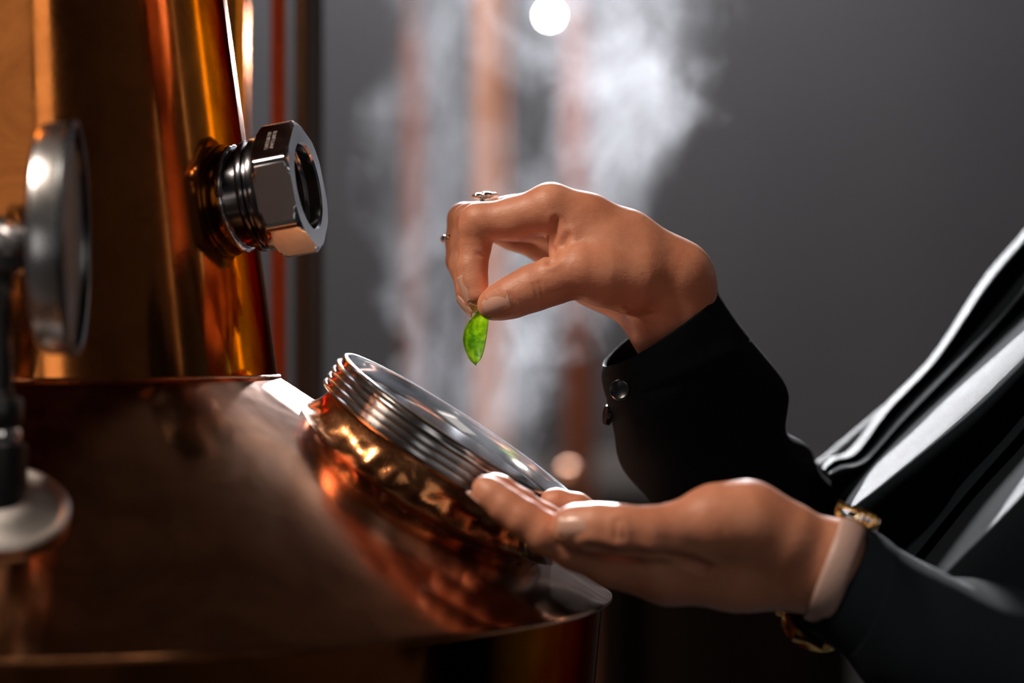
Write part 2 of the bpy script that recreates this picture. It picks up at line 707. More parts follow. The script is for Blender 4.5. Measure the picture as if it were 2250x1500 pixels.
def text_mesh(body, size):
    cu = bpy.data.curves.new('txt', 'FONT')
    cu.body = body
    cu.size = size
    cu.align_x = 'LEFT'
    cu.extrude = 0.00003
    cu.resolution_u = 2
    ob = bpy.data.objects.new('txt', cu)
    COL.objects.link(ob)
    dg = bpy.context.evaluated_depsgraph_get()
    me = bpy.data.meshes.new_from_object(ob.evaluated_get(dg))
    COL.objects.unlink(ob)
    bpy.data.objects.remove(ob)
    return me


M_engrave = plain('engraving', (0.52, 0.44, 0.42), 0.7)
for line, off in (('DIL SANIT 51.3.44 AP', 0.00005), ('60/51 SMS 53.3/A/T.1', -0.00235)):
    me = text_mesh(line, 0.00235)
    xs = [q.co.x for q in me.vertices]
    wid = max(xs) - min(xs)
    # text x -> tdown, text y -> axis, z -> normal
    Mx = Matrix((tdown, fa, en)).transposed().to_4x4()
    sc = 0.0136 / wid
    me.transform(Matrix.Translation(face_c - tdown * 0.0072 + fa * off) @ Mx @ Matrix.Diagonal((sc, 1.0, 1, 1)))
    link('engraving', me, M_engrave, nut, False)

# ------------------------------------------------------------------ gauge on its stand pipe
GD = -165.0
gb = P(-6, 1112, -198)
gr = math.hypot(gb.x - CX, gb.y - CY)
gb.z = Z_CB - (gr - R_CB) * SLOPE           # foot of the stand on the cone
gdir = Vector((gb.x - CX, gb.y - CY, 0)).normalized()
gn = Vector((gdir.x * SLOPE / nl, gdir.y * SLOPE / nl, 1 / nl))
gauge = empty('pressure_gauge', gb, 'round steel-cased pressure gauge seen edge-on, on a black stand pipe at the still\'s left', 'gauge')
add_mesh('base_flange', [lathe([(0.0, 0.0002), (0.0262, 0.0002), (0.0272, 0.0010), (0.0272, 0.0026), (0.0262, 0.0034), (0.0245, 0.0034), (0.0236, 0.0026),
                                (0.0215, 0.0028), (0.0160, 0.0056), (0.0125, 0.0074), (0.0, 0.0074)], gb, gn, 96)], M_steel_satin, gauge)


def vz(y):
    D = 1.31 - 0.198
    return CAM_Z + (750 - y) / FOC * D


gx, gy = gb.x, gb.y
up = (0, 0, 1)


def gl(prof, name, m, par=None):
    """vertical turned piece; heights are given as image rows along the pipe"""
    return add_mesh(name, [lathe([(r, z) for r, z in prof], (gx, gy, 0), up, 64)], m, par or gauge)


gl([(0.0, vz(1128)), (0.0108, vz(1128)), (0.0112, vz(1120)), (0.0112, vz(978)), (0.0106, vz(974)), (0.0, vz(974))], 'stand_socket', M_black)
gl([(0.0, vz(978)), (0.0086, vz(977)), (0.0092, vz(970)), (0.0092, vz(948)), (0.0086, vz(940)), (0.0, vz(938))], 'steel_ring', M_steel)
gl([(0.0, vz(940)), (0.0090, vz(940)), (0.0097, vz(934)), (0.0097, vz(880)), (0.0088, vz(872)), (0.0, vz(872))], 'collar', M_black)
gl([(0.0, vz(874)), (0.0066, vz(872)), (0.0066, vz(862)), (0.0056, vz(858)), (0.0056, vz(590)), (0.0, vz(590))], 'stand_pipe', M_black)
# elbow body
gcz = vz(524)
add_mesh('elbow_body', [lathe([(0.0, vz(604)), (0.0100, vz(602)), (0.0112, vz(592)), (0.0112, vz(560)), (0.0, vz(556))], (gx, gy, 0), up, 48)], M_black, gauge)
ga = Vector((0.9995, 0.030, 0.0)).normalized()     # gauge faces right
gc = Vector((gx, gy, gcz))
bm = bmesh.new()
bmesh.ops.create_uvsphere(bm, u_segments=48, v_segments=24, radius=0.0106)
bmesh.ops.scale(bm, vec=(1.05, 1.0, 0.98), verts=bm.verts)
bmesh.ops.translate(bm, vec=gc - ga * 0.0015 + Vector((0, 0, -0.0015)), verts=bm.verts)
link('elbow_joint', from_bm('elbow_joint', bm), M_steel_b, gauge)
add_mesh('back_stem', [lathe([(0.0, 0.004), (0.0066, 0.004), (0.0066, 0.0078), (0.0054, 0.0080), (0.0054, 0.0162), (0.0, 0.0162)], gc, ga, 40)], M_steel_b, gauge)
gf = gc + ga * 0.0150
add_mesh('gauge_case', [lathe([(0.0, 0.0), (0.0300, 0.0), (0.0400, 0.0006), (0.0424, 0.0022), (0.0432, 0.0045), (0.0432, 0.0122)], gf, ga, 128)], M_steel_b, gauge)
add_mesh('bezel', [lathe([(0.0430, 0.0120), (0.0440, 0.0122), (0.0443, 0.0134), (0.0440, 0.0148), (0.0424, 0.0152), (0.0412, 0.0146), (0.0408, 0.0136)], gf, ga, 128)], M_dark_metal, gauge)
add_mesh('dial_face', [lathe([(0.0, 0.0118), (0.0412, 0.0116)], gf, ga, 96)], M_dial, gauge)
for hgt in (0.0225, -0.0225):
    c = gf + Vector((0, 0, hgt)) + Vector((0.0, -0.008, 0))
    bm = bmesh.new()
    bmesh.ops.create_uvsphere(bm, u_segments=20, v_segments=10, radius=0.0042)
    bmesh.ops.scale(bm, vec=(0.45, 1, 1), verts=bm.verts)
    bmesh.ops.translate(bm, vec=c, verts=bm.verts)
    link('case_screw', from_bm('case_screw', bm), M_steel, gauge)

# ------------------------------------------------------------------ implicit surfaces for the body
def seg_d(X, Y, Z, a, b, ra, rb):
    ab = b - a
    L = max(float(ab @ ab), 1e-12)
    px, py, pz = X - a[0], Y - a[1], Z - a[2]
    t = np.clip((px * ab[0] + py * ab[1] + pz * ab[2]) / L, 0, 1)
    dx, dy, dz = px - t * ab[0], py - t * ab[1], pz - t * ab[2]
    return np.sqrt(dx * dx + dy * dy + dz * dz) - (ra + (rb - ra) * t)


def smin(a, b, k):
    if k <= 0:
        return np.minimum(a, b)
    h = np.maximum(k - np.abs(a - b), 0) / k
    return np.minimum(a, b) - h * h * h * k / 6.0


class Field:
    """signed distance grid in mm"""

    def __init__(self, lo, hi, h):
        self.lo = np.array(lo, float)
        self.h = h
        self.n = np.ceil((np.array(hi) - self.lo) / h).astype(int) + 1
        self.g = np.full(self.n, 60.0, np.float32)
        self.ax = [(self.lo[i] + h * np.arange(self.n[i])).astype(np.float32) for i in range(3)]

    def block(self, pts, rad):
        pts = np.array(pts)
        lo = np.clip(np.floor((pts.min(0) - rad - self.lo) / self.h).astype(int), 0, self.n)
        hi = np.clip(np.ceil((pts.max(0) + rad - self.lo) / self.h).astype(int) + 1, 0, self.n)
        sl = tuple(slice(lo[i], hi[i]) for i in range(3))
        X = self.ax[0][sl[0]][:, None, None]
        Y = self.ax[1][sl[1]][None, :, None]
        Z = self.ax[2][sl[2]][None, None, :]
        return sl, X, Y, Z

    def chain(self, nodes, k_in, k_out, margin=14):
        """nodes: list of (xyz mm, r). smooth chain joined to the rest with k_out"""
        pts = [A(p) for p, r in nodes]
        R = max(r for p, r in nodes)
        sl, X, Y, Z = self.block(pts, R + margin)
        d = None
        for (a, ra), (b, rb) in zip(nodes[:-1], nodes[1:]):
            s = seg_d(X, Y, Z, A(a), A(b), ra, rb)
            d = s if d is None else smin(d, s, k_in)
        self.g[sl] = smin(self.g[sl], d.astype(np.float32), k_out)

    def sub(self, nodes, k):
        pts = [A(p) for p, r in nodes]
        R = max(r for p, r in nodes)
        sl, X, Y, Z = self.block(pts, R + 10)
        d = None
        for (a, ra), (b, rb) in zip(nodes[:-1], nodes[1:]):
            s = seg_d(X, Y, Z, A(a), A(b), ra, rb)
            d = s if d is None else smin(d, s, 2)
        self.g[sl] = -smin(-self.g[sl], d.astype(np.float32), k)

    def mesh(self):
        """naive surface nets"""
        g = self.g
        nx, ny, nz = g.shape
        s = g < 0
        corners = [(i, j, k) for i in (0, 1) for j in (0, 1) for k in (0, 1)]
        cnt = np.zeros((nx - 1, ny - 1, nz - 1), np.int8)
        for i, j, k in corners:
            cnt += s[i:nx - 1 + i, j:ny - 1 + j, k:nz - 1 + k]
        act = (cnt > 0) & (cnt < 8)
        idx = np.argwhere(act)
        ids = np.full(act.shape, -1, np.int64)
        ids[act] = np.arange(len(idx))
        acc = np.zeros((len(idx), 3))
        num = np.zeros(len(idx))
        for a in range(8):
            for ax in range(3):
                ca_ = corners[a]
                if ca_[ax] == 1:
                    continue
                cb_ = list(ca_)
                cb_[ax] = 1
                va = g[idx[:, 0] + ca_[0], idx[:, 1] + ca_[1], idx[:, 2] + ca_[2]]
                vb = g[idx[:, 0] + cb_[0], idx[:, 1] + cb_[1], idx[:, 2] + cb_[2]]
                cr = (va < 0) != (vb < 0)
                t = np.where(cr, va / np.where(cr, va - vb, 1), 0)
                p = np.tile(np.array(ca_, float), (len(idx), 1))
                p[:, ax] += t
                acc += p * cr[:, None]
                num += cr
        V = (idx + acc / num[:, None]) * self.h + self.lo
        F = []
        for ax in range(3):
            o1, o2 = [(1, 2), (2, 0), (0, 1)][ax]
            sl0 = [slice(None)] * 3
            sl1 = [slice(None)] * 3
            sl0[ax] = slice(0, -1)
            sl1[ax] = slice(1, None)
            a_, b_ = s[tuple(sl0)], s[tuple(sl1)]
            e = np.argwhere(a_ != b_)
            ok = (e[:, o1] > 0) & (e[:, o2] > 0) & (e[:, o1] < g.shape[o1] - 1) & (e[:, o2] < g.shape[o2] - 1)
            e = e[ok]
            flip = ~a_[e[:, 0], e[:, 1], e[:, 2]]
            q = []
            for d1, d2 in ((0, 0), (-1, 0), (-1, -1), (0, -1)):
                c = e.copy()
                c[:, o1] += d1
                c[:, o2] += d2
                q.append(ids[c[:, 0], c[:, 1], c[:, 2]])
            q = np.stack(q, 1)
            q[flip] = q[flip][:, ::-1]
            F.append(q)
        F = np.concatenate(F)
        return V, F


def relax(V, F, it, lam=0.5, mu=-0.52):
    E = np.concatenate([F[:, [0, 1]], F[:, [1, 2]], F[:, [2, 3]], F[:, [3, 0]]])
    deg = np.zeros(len(V))
    np.add.at(deg, E[:, 0], 1)
    np.add.at(deg, E[:, 1], 1)
    for i in range(it):
        for w in (lam, mu):
            acc = np.zeros_like(V)
            for c in range(3):
                acc[:, c] = np.bincount(E[:, 0], V[E[:, 1], c], len(V)) + np.bincount(E[:, 1], V[E[:, 0], c], len(V))
            V = V + w * (acc / deg[:, None] - V)
    return V


def vnormals(V, F):
    n = np.cross(V[F[:, 2]] - V[F[:, 0]], V[F[:, 3]] - V[F[:, 1]])
    out = np.zeros_like(V)
    for j in range(4):
        for c in range(3):
            out[:, c] += np.bincount(F[:, j], n[:, c], len(V))
    return out / (np.linalg.norm(out, axis=1)[:, None] + 1e-12)


def poly_dist(V, pts):
    d = np.full(len(V), 1e9)
    for a, b in zip(pts[:-1], pts[1:]):
        ab = b - a
        t = np.clip(((V - a) @ ab) / (ab @ ab), 0, 1)
        d = np.minimum(d, np.linalg.norm(V - a - t[:, None] * ab, axis=1))
    return d


def mm(px, py, d):
    return A(P(px, py, d)) * 1000.0


def nd(px, py, d, r):
    return (mm(px, py, d), r)


def crease(V, Nn, pts, width, depth, ridge=0.35):
    q = [mm(*p) for p in pts]
    q = [A(x) for x in catmull(q, 4)]
    d = poly_dist(V, q)
    disp = -depth * np.exp(-(d / width) ** 2) + depth * ridge * np.exp(-((d - 2.1 * width) / (1.1 * width)) ** 2)
    return V + Nn * disp[:, None]


def surf_crease(V, Nn, pts, width, depth, ridge=0.35):
    """crease given by image points on the camera side: drop each point onto the nearest visible skin"""
    out = []
    cam_mm = A((0, CAM_Y, CAM_Z)) * 1000
    dirs = V - cam_mm
    depth_v = dirs[:, 1]
    u = 1125 + dirs[:, 0] / depth_v * FOC
    w = 750 - dirs[:, 2] / depth_v * FOC
    front = Nn[:, 1] < 0.15
    for (px, py) in pts:
        r2 = (u - px) ** 2 + (w - py) ** 2
        cand = np.where((r2 < 14 ** 2) & front)[0]
        if len(cand) == 0:
            cand = np.array([np.argmin(np.where(front, r2, 1e12))])
        j = cand[np.argmin(depth_v[cand] + 0.02 * r2[cand])]
        out.append(V[j])
    q = [A(x) for x in catmull(out, 5)]
    d = poly_dist(V, q)
    disp = -depth * np.exp(-(d / width) ** 2) + depth * ridge * np.exp(-((d - 2.1 * width) / (1.1 * width)) ** 2)
    return V + Nn * disp[:, None]


# ---------------- right hand (pinching the leaf)
def build_right_hand():
    lo = mm(1700, 1000, -32)
    F_ = Field((mm(960, 700, 0)[0] - 6, -34, mm(1000, 1000, 0)[2] - 12),
               (mm(1720, 700, 60)[0], 92, mm(1200, 385, 0)[2] + 6), 0.75)
    # palm: metacarpals
    F_.chain([nd(1210, 458, 0, 11.0), nd(1290, 487, 2, 11.6), nd(1374, 530, 5, 13.2), nd(1478, 608, 10, 16.5)], 8, 0)
    F_.chain([nd(1212, 462, 19, 11.0), nd(1376, 535, 20, 14.0), nd(1482, 618, 22, 17.0)], 8, 9)
    F_.chain([nd(1210, 492, 37, 10.6), nd(1376, 560, 36, 14.0), nd(1484, 640, 32, 16.0)], 8, 9)
    F_.chain([nd(1196, 532, 53, 9.8), nd(1330, 590, 49, 12.5), nd(1470, 660, 38, 15.0)], 8, 9)
    # hypothenar and heel of the palm
    F_.chain([nd(1300, 615, 42, 12.0), nd(1400, 655, 34, 13.0)], 8, 10)
    # wrist and forearm
    F_.chain([nd(1482, 622, 10, 16.5), nd(1474, 694, 13, 18.4), nd(1525, 800, 32, 17.5), nd(1568, 886, 54, 17.0)], 12, 12)
    F_.chain([nd(1482, 640, 30, 16.5), nd(1478, 702, 32, 18.5), nd(1525, 806, 48, 17.5), nd(1568, 892, 66, 17.0)], 12, 12)
    # thenar eminence, thumb metacarpal
    F_.chain([nd(1450, 620, 4, 14.0), nd(1390, 610, -3, 15.0), nd(1322, 602, -9, 13.0), nd(1276, 596, -12, 11.0)], 8, 9)
    F_.chain([nd(1400, 560, 0, 12.0), nd(1330, 545, -3, 11.0), nd(1268, 520, -4, 9.0)], 8, 10)
    # web between thumb and index
    F_.chain([nd(1250, 478, 1, 7.5), nd(1238, 540, 0, 5.5), nd(1236, 585, -4, 6.0)], 6, 8)
    # thumb
    T = [nd(1276, 596, -12, 10.8), nd(1215, 617, -13, 9.7), nd(1168, 634, -13.5, 9.4), nd(1122, 654, -13, 8.4), nd(1088, 667, -11.5, 6.6), nd(1079, 671, -10.5, 5.3)]
    F_.chain(T, 6, 5)
    # index
    F_.chain([nd(1210, 458, 0, 11.0), nd(1135, 480, 3, 9.3), nd(1054, 489, 6, 8.3), nd(1047, 500, 6, 7.7)], 5, 4)
    F_.chain([nd(1052, 490, 6, 8.0), nd(1043, 545, 6, 6.7), nd(1037, 588, 4, 6.5), nd(1040, 620, 2, 6.0), nd(1048, 648, -1, 4.9)], 4, 2.5)
    # middle
    F_.chain([nd(1212, 462, 19, 10.8), nd(1120, 476, 23, 8.8), nd(1034, 484, 24, 8.0)], 5, 1.5)
    F_.chain([nd(1034, 484, 24, 8.0), nd(1024, 535, 24, 6.8), nd(1020, 585, 21, 6.4), nd(1032, 640, 13, 5.7), nd(1041, 664, 9, 4.8)], 4, 1.2)
    # ring finger
    F_.chain([nd(1212, 490, 37, 10.0), nd(1110, 486, 40, 8.4), nd(1020, 482, 41, 7.7)], 5, 1.5)
    F_.chain([nd(1020, 482, 41, 7.7), nd(1013, 530, 41, 6.6), nd(1012, 572, 38, 6.2), nd(1030, 630, 30, 5.4)], 4, 1.2)
    # little finger
    F_.chain([nd(1196, 532, 53, 9.4), nd(1130, 512, 56, 7.4), nd(1070, 494, 57, 6.8)], 5, 1.5)
    F_.chain([nd(1070, 494, 57, 6.8), nd(1038, 535, 55, 5.9), nd(1030, 590, 48, 5.0)], 4, 1.0)
    V, F = F_.mesh()
    V = relax(V, F, 3)
    Nn = vnormals(V, F)
    # folds of the web, thumb joint wrinkles, finger creases
    for pts, w_, dp in [
        ([(1221, 488), (1214, 515), (1207, 545), (1205, 572)], 1.5, 0.9),
        ([(1245, 518), (1236, 535), (1225, 556), (1217, 568)], 1.5, 0.6),
        ([(1172, 622), (1178, 636), (1182, 652)], 0.8, 0.24),
        ([(1184, 618), (1190, 632), (1193, 650)], 0.8, 0.20),
        ([(1050, 557), (1066, 563)], 0.9, 0.35),
        ([(1385, 700), (1420, 712), (1450, 706)], 1.1, 0.45),
        ([(1376, 682), (1410, 700), (1440, 694)], 1.3, 0.45),
        ([(1120, 648), (1130, 668), (1128, 690)], 1.0, 0.25),
    ]:
        V = surf_crease(V, Nn, pts, w_, dp)
    # nail beds: shallow ledges
    return V, F


# ---------------- left hand (palm up, nearer)
LD = -42          # the cupped hand is nearer to the camera


def build_left_hand():
    ndl = lambda px, py, d, r: nd(px, py, d + LD, r)
    F_ = Field((mm(1030, 700, -40 + LD)[0] - 10, -114 + LD, mm(1000, 1500, -60 + LD)[2] - 12),
               (mm(2140, 700, -50 + LD)[0], -8 + LD, mm(1200, 1030, -60 + LD)[2] + 10), 0.85)
    # metacarpals (index nearest the camera)
    F_.chain([ndl(1338, 1236, -80, 9.8), ndl(1470, 1258, -82, 12.0), ndl(1620, 1262, -80, 14.0), ndl(1790, 1246, -78, 16.0)], 8, 0)
    F_.chain([ndl(1352, 1232, -62, 9.8), ndl(1500, 1255, -62, 12.0), ndl(1640, 1262, -64, 14.0), ndl(1800, 1250, -68, 16.0)], 8, 9)
    F_.chain([ndl(1365, 1222, -46, 9.4), ndl(1510, 1240, -48, 12.0), ndl(1650, 1250, -54, 14.0), ndl(1800, 1250, -62, 16.0)], 8, 9)
    F_.chain([ndl(1380, 1205, -32, 8.8), ndl(1520, 1225, -36, 11.5), ndl(1660, 1240, -46, 13.5)], 8, 9)
    # wrist, forearm
    F_.chain([ndl(1740, 1226, -80, 16.0), ndl(1826, 1244, -80, 17.0), ndl(1920, 1322, -84, 15.5), ndl(2010, 1404, -88, 15.0)], 12, 12)
    F_.chain([ndl(1740, 1232, -58, 15.5), ndl(1826, 1250, -58, 16.5), ndl(1920, 1326, -62, 15.5), ndl(2010, 1408, -70, 15.0)], 12, 12)
    # thenar
    F_.chain([ndl(1720, 1186, -86, 16.0), ndl(1640, 1148, -88, 16.0), ndl(1570, 1150, -90, 14.6), ndl(1490, 1164, -94, 10.8)], 8, 10)
    # thumb
    F_.chain([ndl(1490, 1164, -94, 10.8), ndl(1430, 1168, -97, 9.4), ndl(1362, 1163, -98, 9.1), ndl(1310, 1157, -97, 8.6), ndl(1264, 1156, -95, 7.7), ndl(1256, 1157, -95, 7.3)], 6, 4)
    # index
    F_.chain([ndl(1338, 1236, -80, 9.6), ndl(1262, 1203, -82, 8.6), ndl(1200, 1172, -83, 8.0), ndl(1150, 1138, -82, 7.3), ndl(1112, 1112, -80, 6.8), ndl(1080, 1086, -78, 6.0), ndl(1066, 1073, -77, 5.2)], 4, 2)
    # middle
    F_.chain([ndl(1352, 1232, -62, 9.4), ndl(1260, 1190, -62, 8.2), ndl(1192, 1148, -61, 7.6), ndl(1140, 1112, -60, 7.0), ndl(1098, 1078, -58, 6.0), ndl(1084, 1068, -57, 5.2)], 4, 1)
    # ring
    F_.chain([ndl(1365, 1222, -46, 9.0), ndl(1280, 1190, -44, 7.8), ndl(1215, 1155, -43, 7.0), ndl(1160, 1128, -43, 6.2), ndl(1135, 1110, -42, 5.3)], 4, 1)
    # little
    F_.chain([ndl(1380, 1205, -32, 8.2), ndl(1320, 1154, -28, 7.0), ndl(1266, 1118, -26, 6.4), ndl(1222, 1106, -26, 5.9), ndl(1212, 1106, -26, 5.4)], 4, 1)
    V, F = F_.mesh()
    V = relax(V, F, 3)
    Nn = vnormals(V, F)
    for pts, w_, dp in [
        ([(1352, 1140), (1356, 1160), (1352, 1185)], 1.2, 0.5),
        ([(1366, 1140), (1370, 1160), (1368, 1185)], 1.0, 0.4),
        ([(1300, 1212), (1400, 1222), (1480, 1228), (1545, 1245)], 2.2, 2.2),
    ]:
        V = surf_crease(V, Nn, pts, w_, dp)
    return V, F


RV, RF = build_right_hand()
LV, LF = build_left_hand()


def to_bvh(V, F):
    return BVHTree.FromPolygons([tuple(x) for x in V / 1000.0], [tuple(int(i) for i in q) for q in F])


bvhR, bvhL = to_bvh(RV, RF), to_bvh(LV, LF)

# ---------------- coarse rest of the figure (under the clothes and outside the frame)
SH_R, SH_L = A((0.400, 0.170, 1.345)) * 1000, A((0.400, -0.185, 1.360)) * 1000
EL_R, EL_L = mm(1755, 1205, 185), A((0.300, -0.190, 1.085)) * 1000
WR_R, WR_L = mm(1560, 892, 62), mm(2000, 1404, -122)


def coarse_body(ex):
    Fd = Field((40, -330, -20), (620, 330, 1760), 9.0)
    c = Fd.chain
    g = lambda x, y, z: A((x, y, z)) * 1000
    c([(g(.405, 0, 1.36), 58 + ex), (g(.40, 0, 1.22), 90 + ex), (g(.39, 0, 1.05), 88 + ex), (g(.39, 0, .92), 98 + ex)], 60, 0, 60)
    c([(g(.41, .06, 1.32), 66 + ex), (g(.40, .06, 1.20), 82 + ex), (g(.39, .07, .92), 84 + ex)], 60, 60, 60)
    c([(g(.41, -.06, 1.32), 66 + ex), (g(.40, -.06, 1.20), 82 + ex), (g(.39, -.07, .92), 84 + ex)], 60, 60, 60)
    c([(SH_R, 36 + ex), (EL_R, 22 + ex)], 30, 40, 50)
    c([(SH_L, 42 + ex), (EL_L, 28 + ex)], 30, 40, 50)
    c([(EL_R, 22 + ex), (WR_R, 18)], 20, 20, 30)
    c([(EL_L, 28 + ex), (WR_L, 18)], 20, 20, 30)
    return Fd, c, g


Fd, c_, g_ = coarse_body(0)
c_([(g_(.42, 0, 1.36), 52), (g_(.41, 0, 1.47), 50)], 20, 40, 50)
c_([(g_(.385, 0, 1.545), 70), (g_(.415, 0, 1.60), 86)], 30, 20, 50)
c_([(g_(.312, 0, 1.565), 9), (g_(.304, 0, 1.545), 12)], 5, 14, 30)
for s in (-1, 1):
    c_([(g_(.375, .085 * s, .90), 88), (g_(.365, .095 * s, .48), 56), (g_(.39, .095 * s, .09), 38)], 30, 40, 50)
    c_([(g_(.395, .095 * s, .06), 40), (g_(.24, .10 * s, .045), 30)], 20, 20, 40)
    c_([(g_(.415, .086 * s, 1.575), 10), (g_(.425, .090 * s, 1.60), 13)], 5, 8, 30)
BV, BF = Fd.mesh()
BV = relax(BV, BF, 4)

person = empty('person', (0.37, 0.0, 0.0), 'person in a dark navy satin shirt dropping a leaf into the steaming still', 'person')
body = link('body', from_np('body', BV / 1000.0, BF), M_skin, person)
for hv, hf in ((RV, RF), (LV, LF)):
    ho = bpy.data.objects.new('h', from_np('h', hv / 1000.0, hf))
    COL.objects.link(ho)
    ho.data.transform(Matrix.Translation(-person.location))
    ho.location = person.location
    md = body.modifiers.new('u', 'BOOLEAN')
    md.operation, md.object, md.solver = 'UNION', ho, 'MANIFOLD'
    bpy.context.view_layer.update()
    nm = bpy.data.meshes.new_from_object(body.evaluated_get(bpy.context.evaluated_depsgraph_get()))
    body.modifiers.clear()
    body.data = nm
    bpy.data.objects.remove(ho)
body.data.name = 'body'
body.data.materials.clear()
body.data.materials.append(M_skin)
body.data.polygons.foreach_set('use_smooth', [True] * len(body.data.polygons))


# ---------------- fingernails
def nail(bvh, tip, base, facing, width, length, radius, back=0.42, lift=0.35, follow=True, parent=None):
    """tip/base: axis points of the end phalanx (m); facing: outward direction of the nail"""
    a = (Vector(tip) - Vector(base)).normalized()
    n = Vector(facing)
    n = (n - a * n.dot(a)).normalized()
    s = a.cross(n)
    mid = Vector(tip) - a * (length * back)
    hit = bvh.ray_cast(mid + n * 0.03, -n)
    c = hit[0] if hit[0] is not None else mid + n * radius
    h1 = bvh.ray_cast(mid - a * (length * 0.40) + n * 0.03, -n)
    h2 = bvh.ray_cast(mid + a * (length * 0.22) + n * 0.03, -n)
    if follow and h1[0] is not None and h2[0] is not None:
        a = (h2[0] - h1[0]).normalized()
        n = (n - a * n.dot(a)).normalized()
        s = a.cross(n)
    c = c + n * (lift / 1000.0)
    nu, nv = 14, 18
    v, f = [], []
    for j in range(nv + 1):
        y = -0.5 + j / nv
        # outline: squarish oval
        q = min(1, abs(y) * 2)
        wv = (1 - q ** 3.2 * (0.55 if y > 0 else 0.35)) ** 0.5 if q < 1 else (0.45 if y > 0 else 0.65) ** 0.5 * 0.98
        for i in range(nu + 1):
            x = -1 + 2 * i / nu
            t = x * wv * (width / 2) / radius
            drop = radius * (1 - math.cos(t)) + 0.0012 * (y * 1.5) ** 2 * (1.0 if y > 0 else 0.7)
            v.append(c + a * (y * length) + s * (radius * math.sin(t)) - n * drop)
    for j in range(nv):
        for i in range(nu):
            k = j * (nu + 1) + i
            f.append((k, k + 1, k + nu + 2, k + nu + 1))
    me = bpy.data.meshes.new('fingernail')
    me.from_pydata([tuple(x) for x in v], [], f)
    bm = bmesh.new()
    bm.from_mesh(me)
    bmesh.ops.recalc_face_normals(bm, faces=bm.faces)
    bmesh.ops.solidify(bm, geom=list(bm.faces), thickness=0.0006)
    bm.to_mesh(me)
    bm.free()
    return link('fingernail', me, M_nail, parent)


nail(bvhR, P(1062, 677, -11), P(1150, 642, -13), (0.0, -1.0, -0.10), 0.0090, 0.0134, 0.0060, back=0.50, parent=body)
nail(bvhR, P(1046, 672, -2), P(1034, 600, 4), (-0.72, -0.68, -0.1), 0.0070, 0.0122, 0.0046, back=0.60, parent=body)
nail(bvhR, P(1046, 690, 7), P(1026, 610, 18), (-0.95, -0.15, -0.3), 0.0070, 0.0110, 0.0046, parent=body)
nail(bvhL, P(1232, 1157, -95 + LD), P(1330, 1160, -97 + LD), (0.0, -1.0, 0.18), 0.0100, 0.0135, 0.0066, parent=body)
nail(bvhL, P(1050, 1060, -77 + LD), P(1110, 1110, -80 + LD), (-0.45, 0.1, -0.9), 0.0072, 0.0100, 0.0052, lift=0.0, follow=False, parent=body)


# ---------------- clothes
def loft_rings(rings, n=64, sub=6, close_v=True):
    """rings: list of arrays (n,3)"""
    R = np.array(rings)
    out = np.array([catmull(list(R[:, k]), sub) for k in range(n)]).transpose(1, 0, 2)
    m = out.shape[0]
    f = []
    for i in range(m - 1):
        for k in range(n):
            k2 = (k + 1) % n
            f.append((i * n + k, i * n + k2, (i + 1) * n + k2, (i + 1) * n + k))
    return out, f


def chord_ring(L, R, d, dh, tilt=0.0, n=64, dl=0.0):
    """ellipse whose visible width runs from pixel L to pixel R; dh: half depth in mm; tilt: mm shift along axis at the far side"""
    a, b = A(P(L[0], L[1], d + dl)), A(P(R[0], R[1], d - dl))
    c = (a + b) / 2
    u = (b - a) / 2
    y = A((0, 1, 0))
    ax = np.cross(u, y)
    ax /= np.linalg.norm(ax)
    if ax[2] < 0:
        ax = -ax
    pts = []
    for k in range(n):
        w = 2 * math.pi * k / n
        pts.append(c + u * math.cos(w) + y * (dh / 1000) * math.sin(w) + ax * (tilt / 1000) * math.sin(w))
    return np.array(pts)


def fold_noise(out, amp, fr, seed):
    r = np.random.default_rng(seed)
    m, n, _ = out.shape
    ii = np.arange(m)[:, None] / m
    kk = np.arange(n)[None, :] / n * 2 * math.pi
    d = np.zeros((m, n))
    for j in range(7):
        fa_, fk = r.uniform(1, fr), r.integers(1, 5)
        d += np.sin(ii * fa_ * 6.28 + kk * fk + r.uniform(0, 6.28)) / 7
    c = out.mean(1, keepdims=True)
    e = out - c
    e /= np.linalg.norm(e, axis=2, keepdims=True) + 1e-9
    env = np.clip(np.arange(m) / (m * 0.22), 0, 1)[:, None]
    return out + e * (d * amp * env)[:, :, None]


def cloth_obj(name, out, f, m, parent, thick=0.0008):
    me = from_np(name, out.reshape(-1, 3), f)
    bm = bmesh.new()
    bm.from_mesh(me)
    bmesh.ops.recalc_face_normals(bm, faces=bm.faces)
    bmesh.ops.solidify(bm, geom=list(bm.faces), thickness=thick)
    bm.to_mesh(me)
    bm.free()
    return link(name, me, m, parent)


# shirt: body of the shirt = offset torso, with the draped front added to the same mesh
Fs, cs, gs = coarse_body(6)
# keep only the trunk and upper arms
SV, SF = Fs.mesh()
SV = relax(SV, SF, 4)
cen = SV[SF].mean(1)
keep = (cen[:, 2] > 880) & (cen[:, 0] > 150)
trunk = (SV / 1000.0, SF[keep])
cenb = keep

# draped front: rows run from upper right to lower left, lit treads then shaded risers towards the viewer
def frow(pts, d0, d1):
    n_ = len(pts) - 1
    return [(x, y, d0 + (d1 - d0) * k / n_) for k, (x, y) in enumerate(pts)]


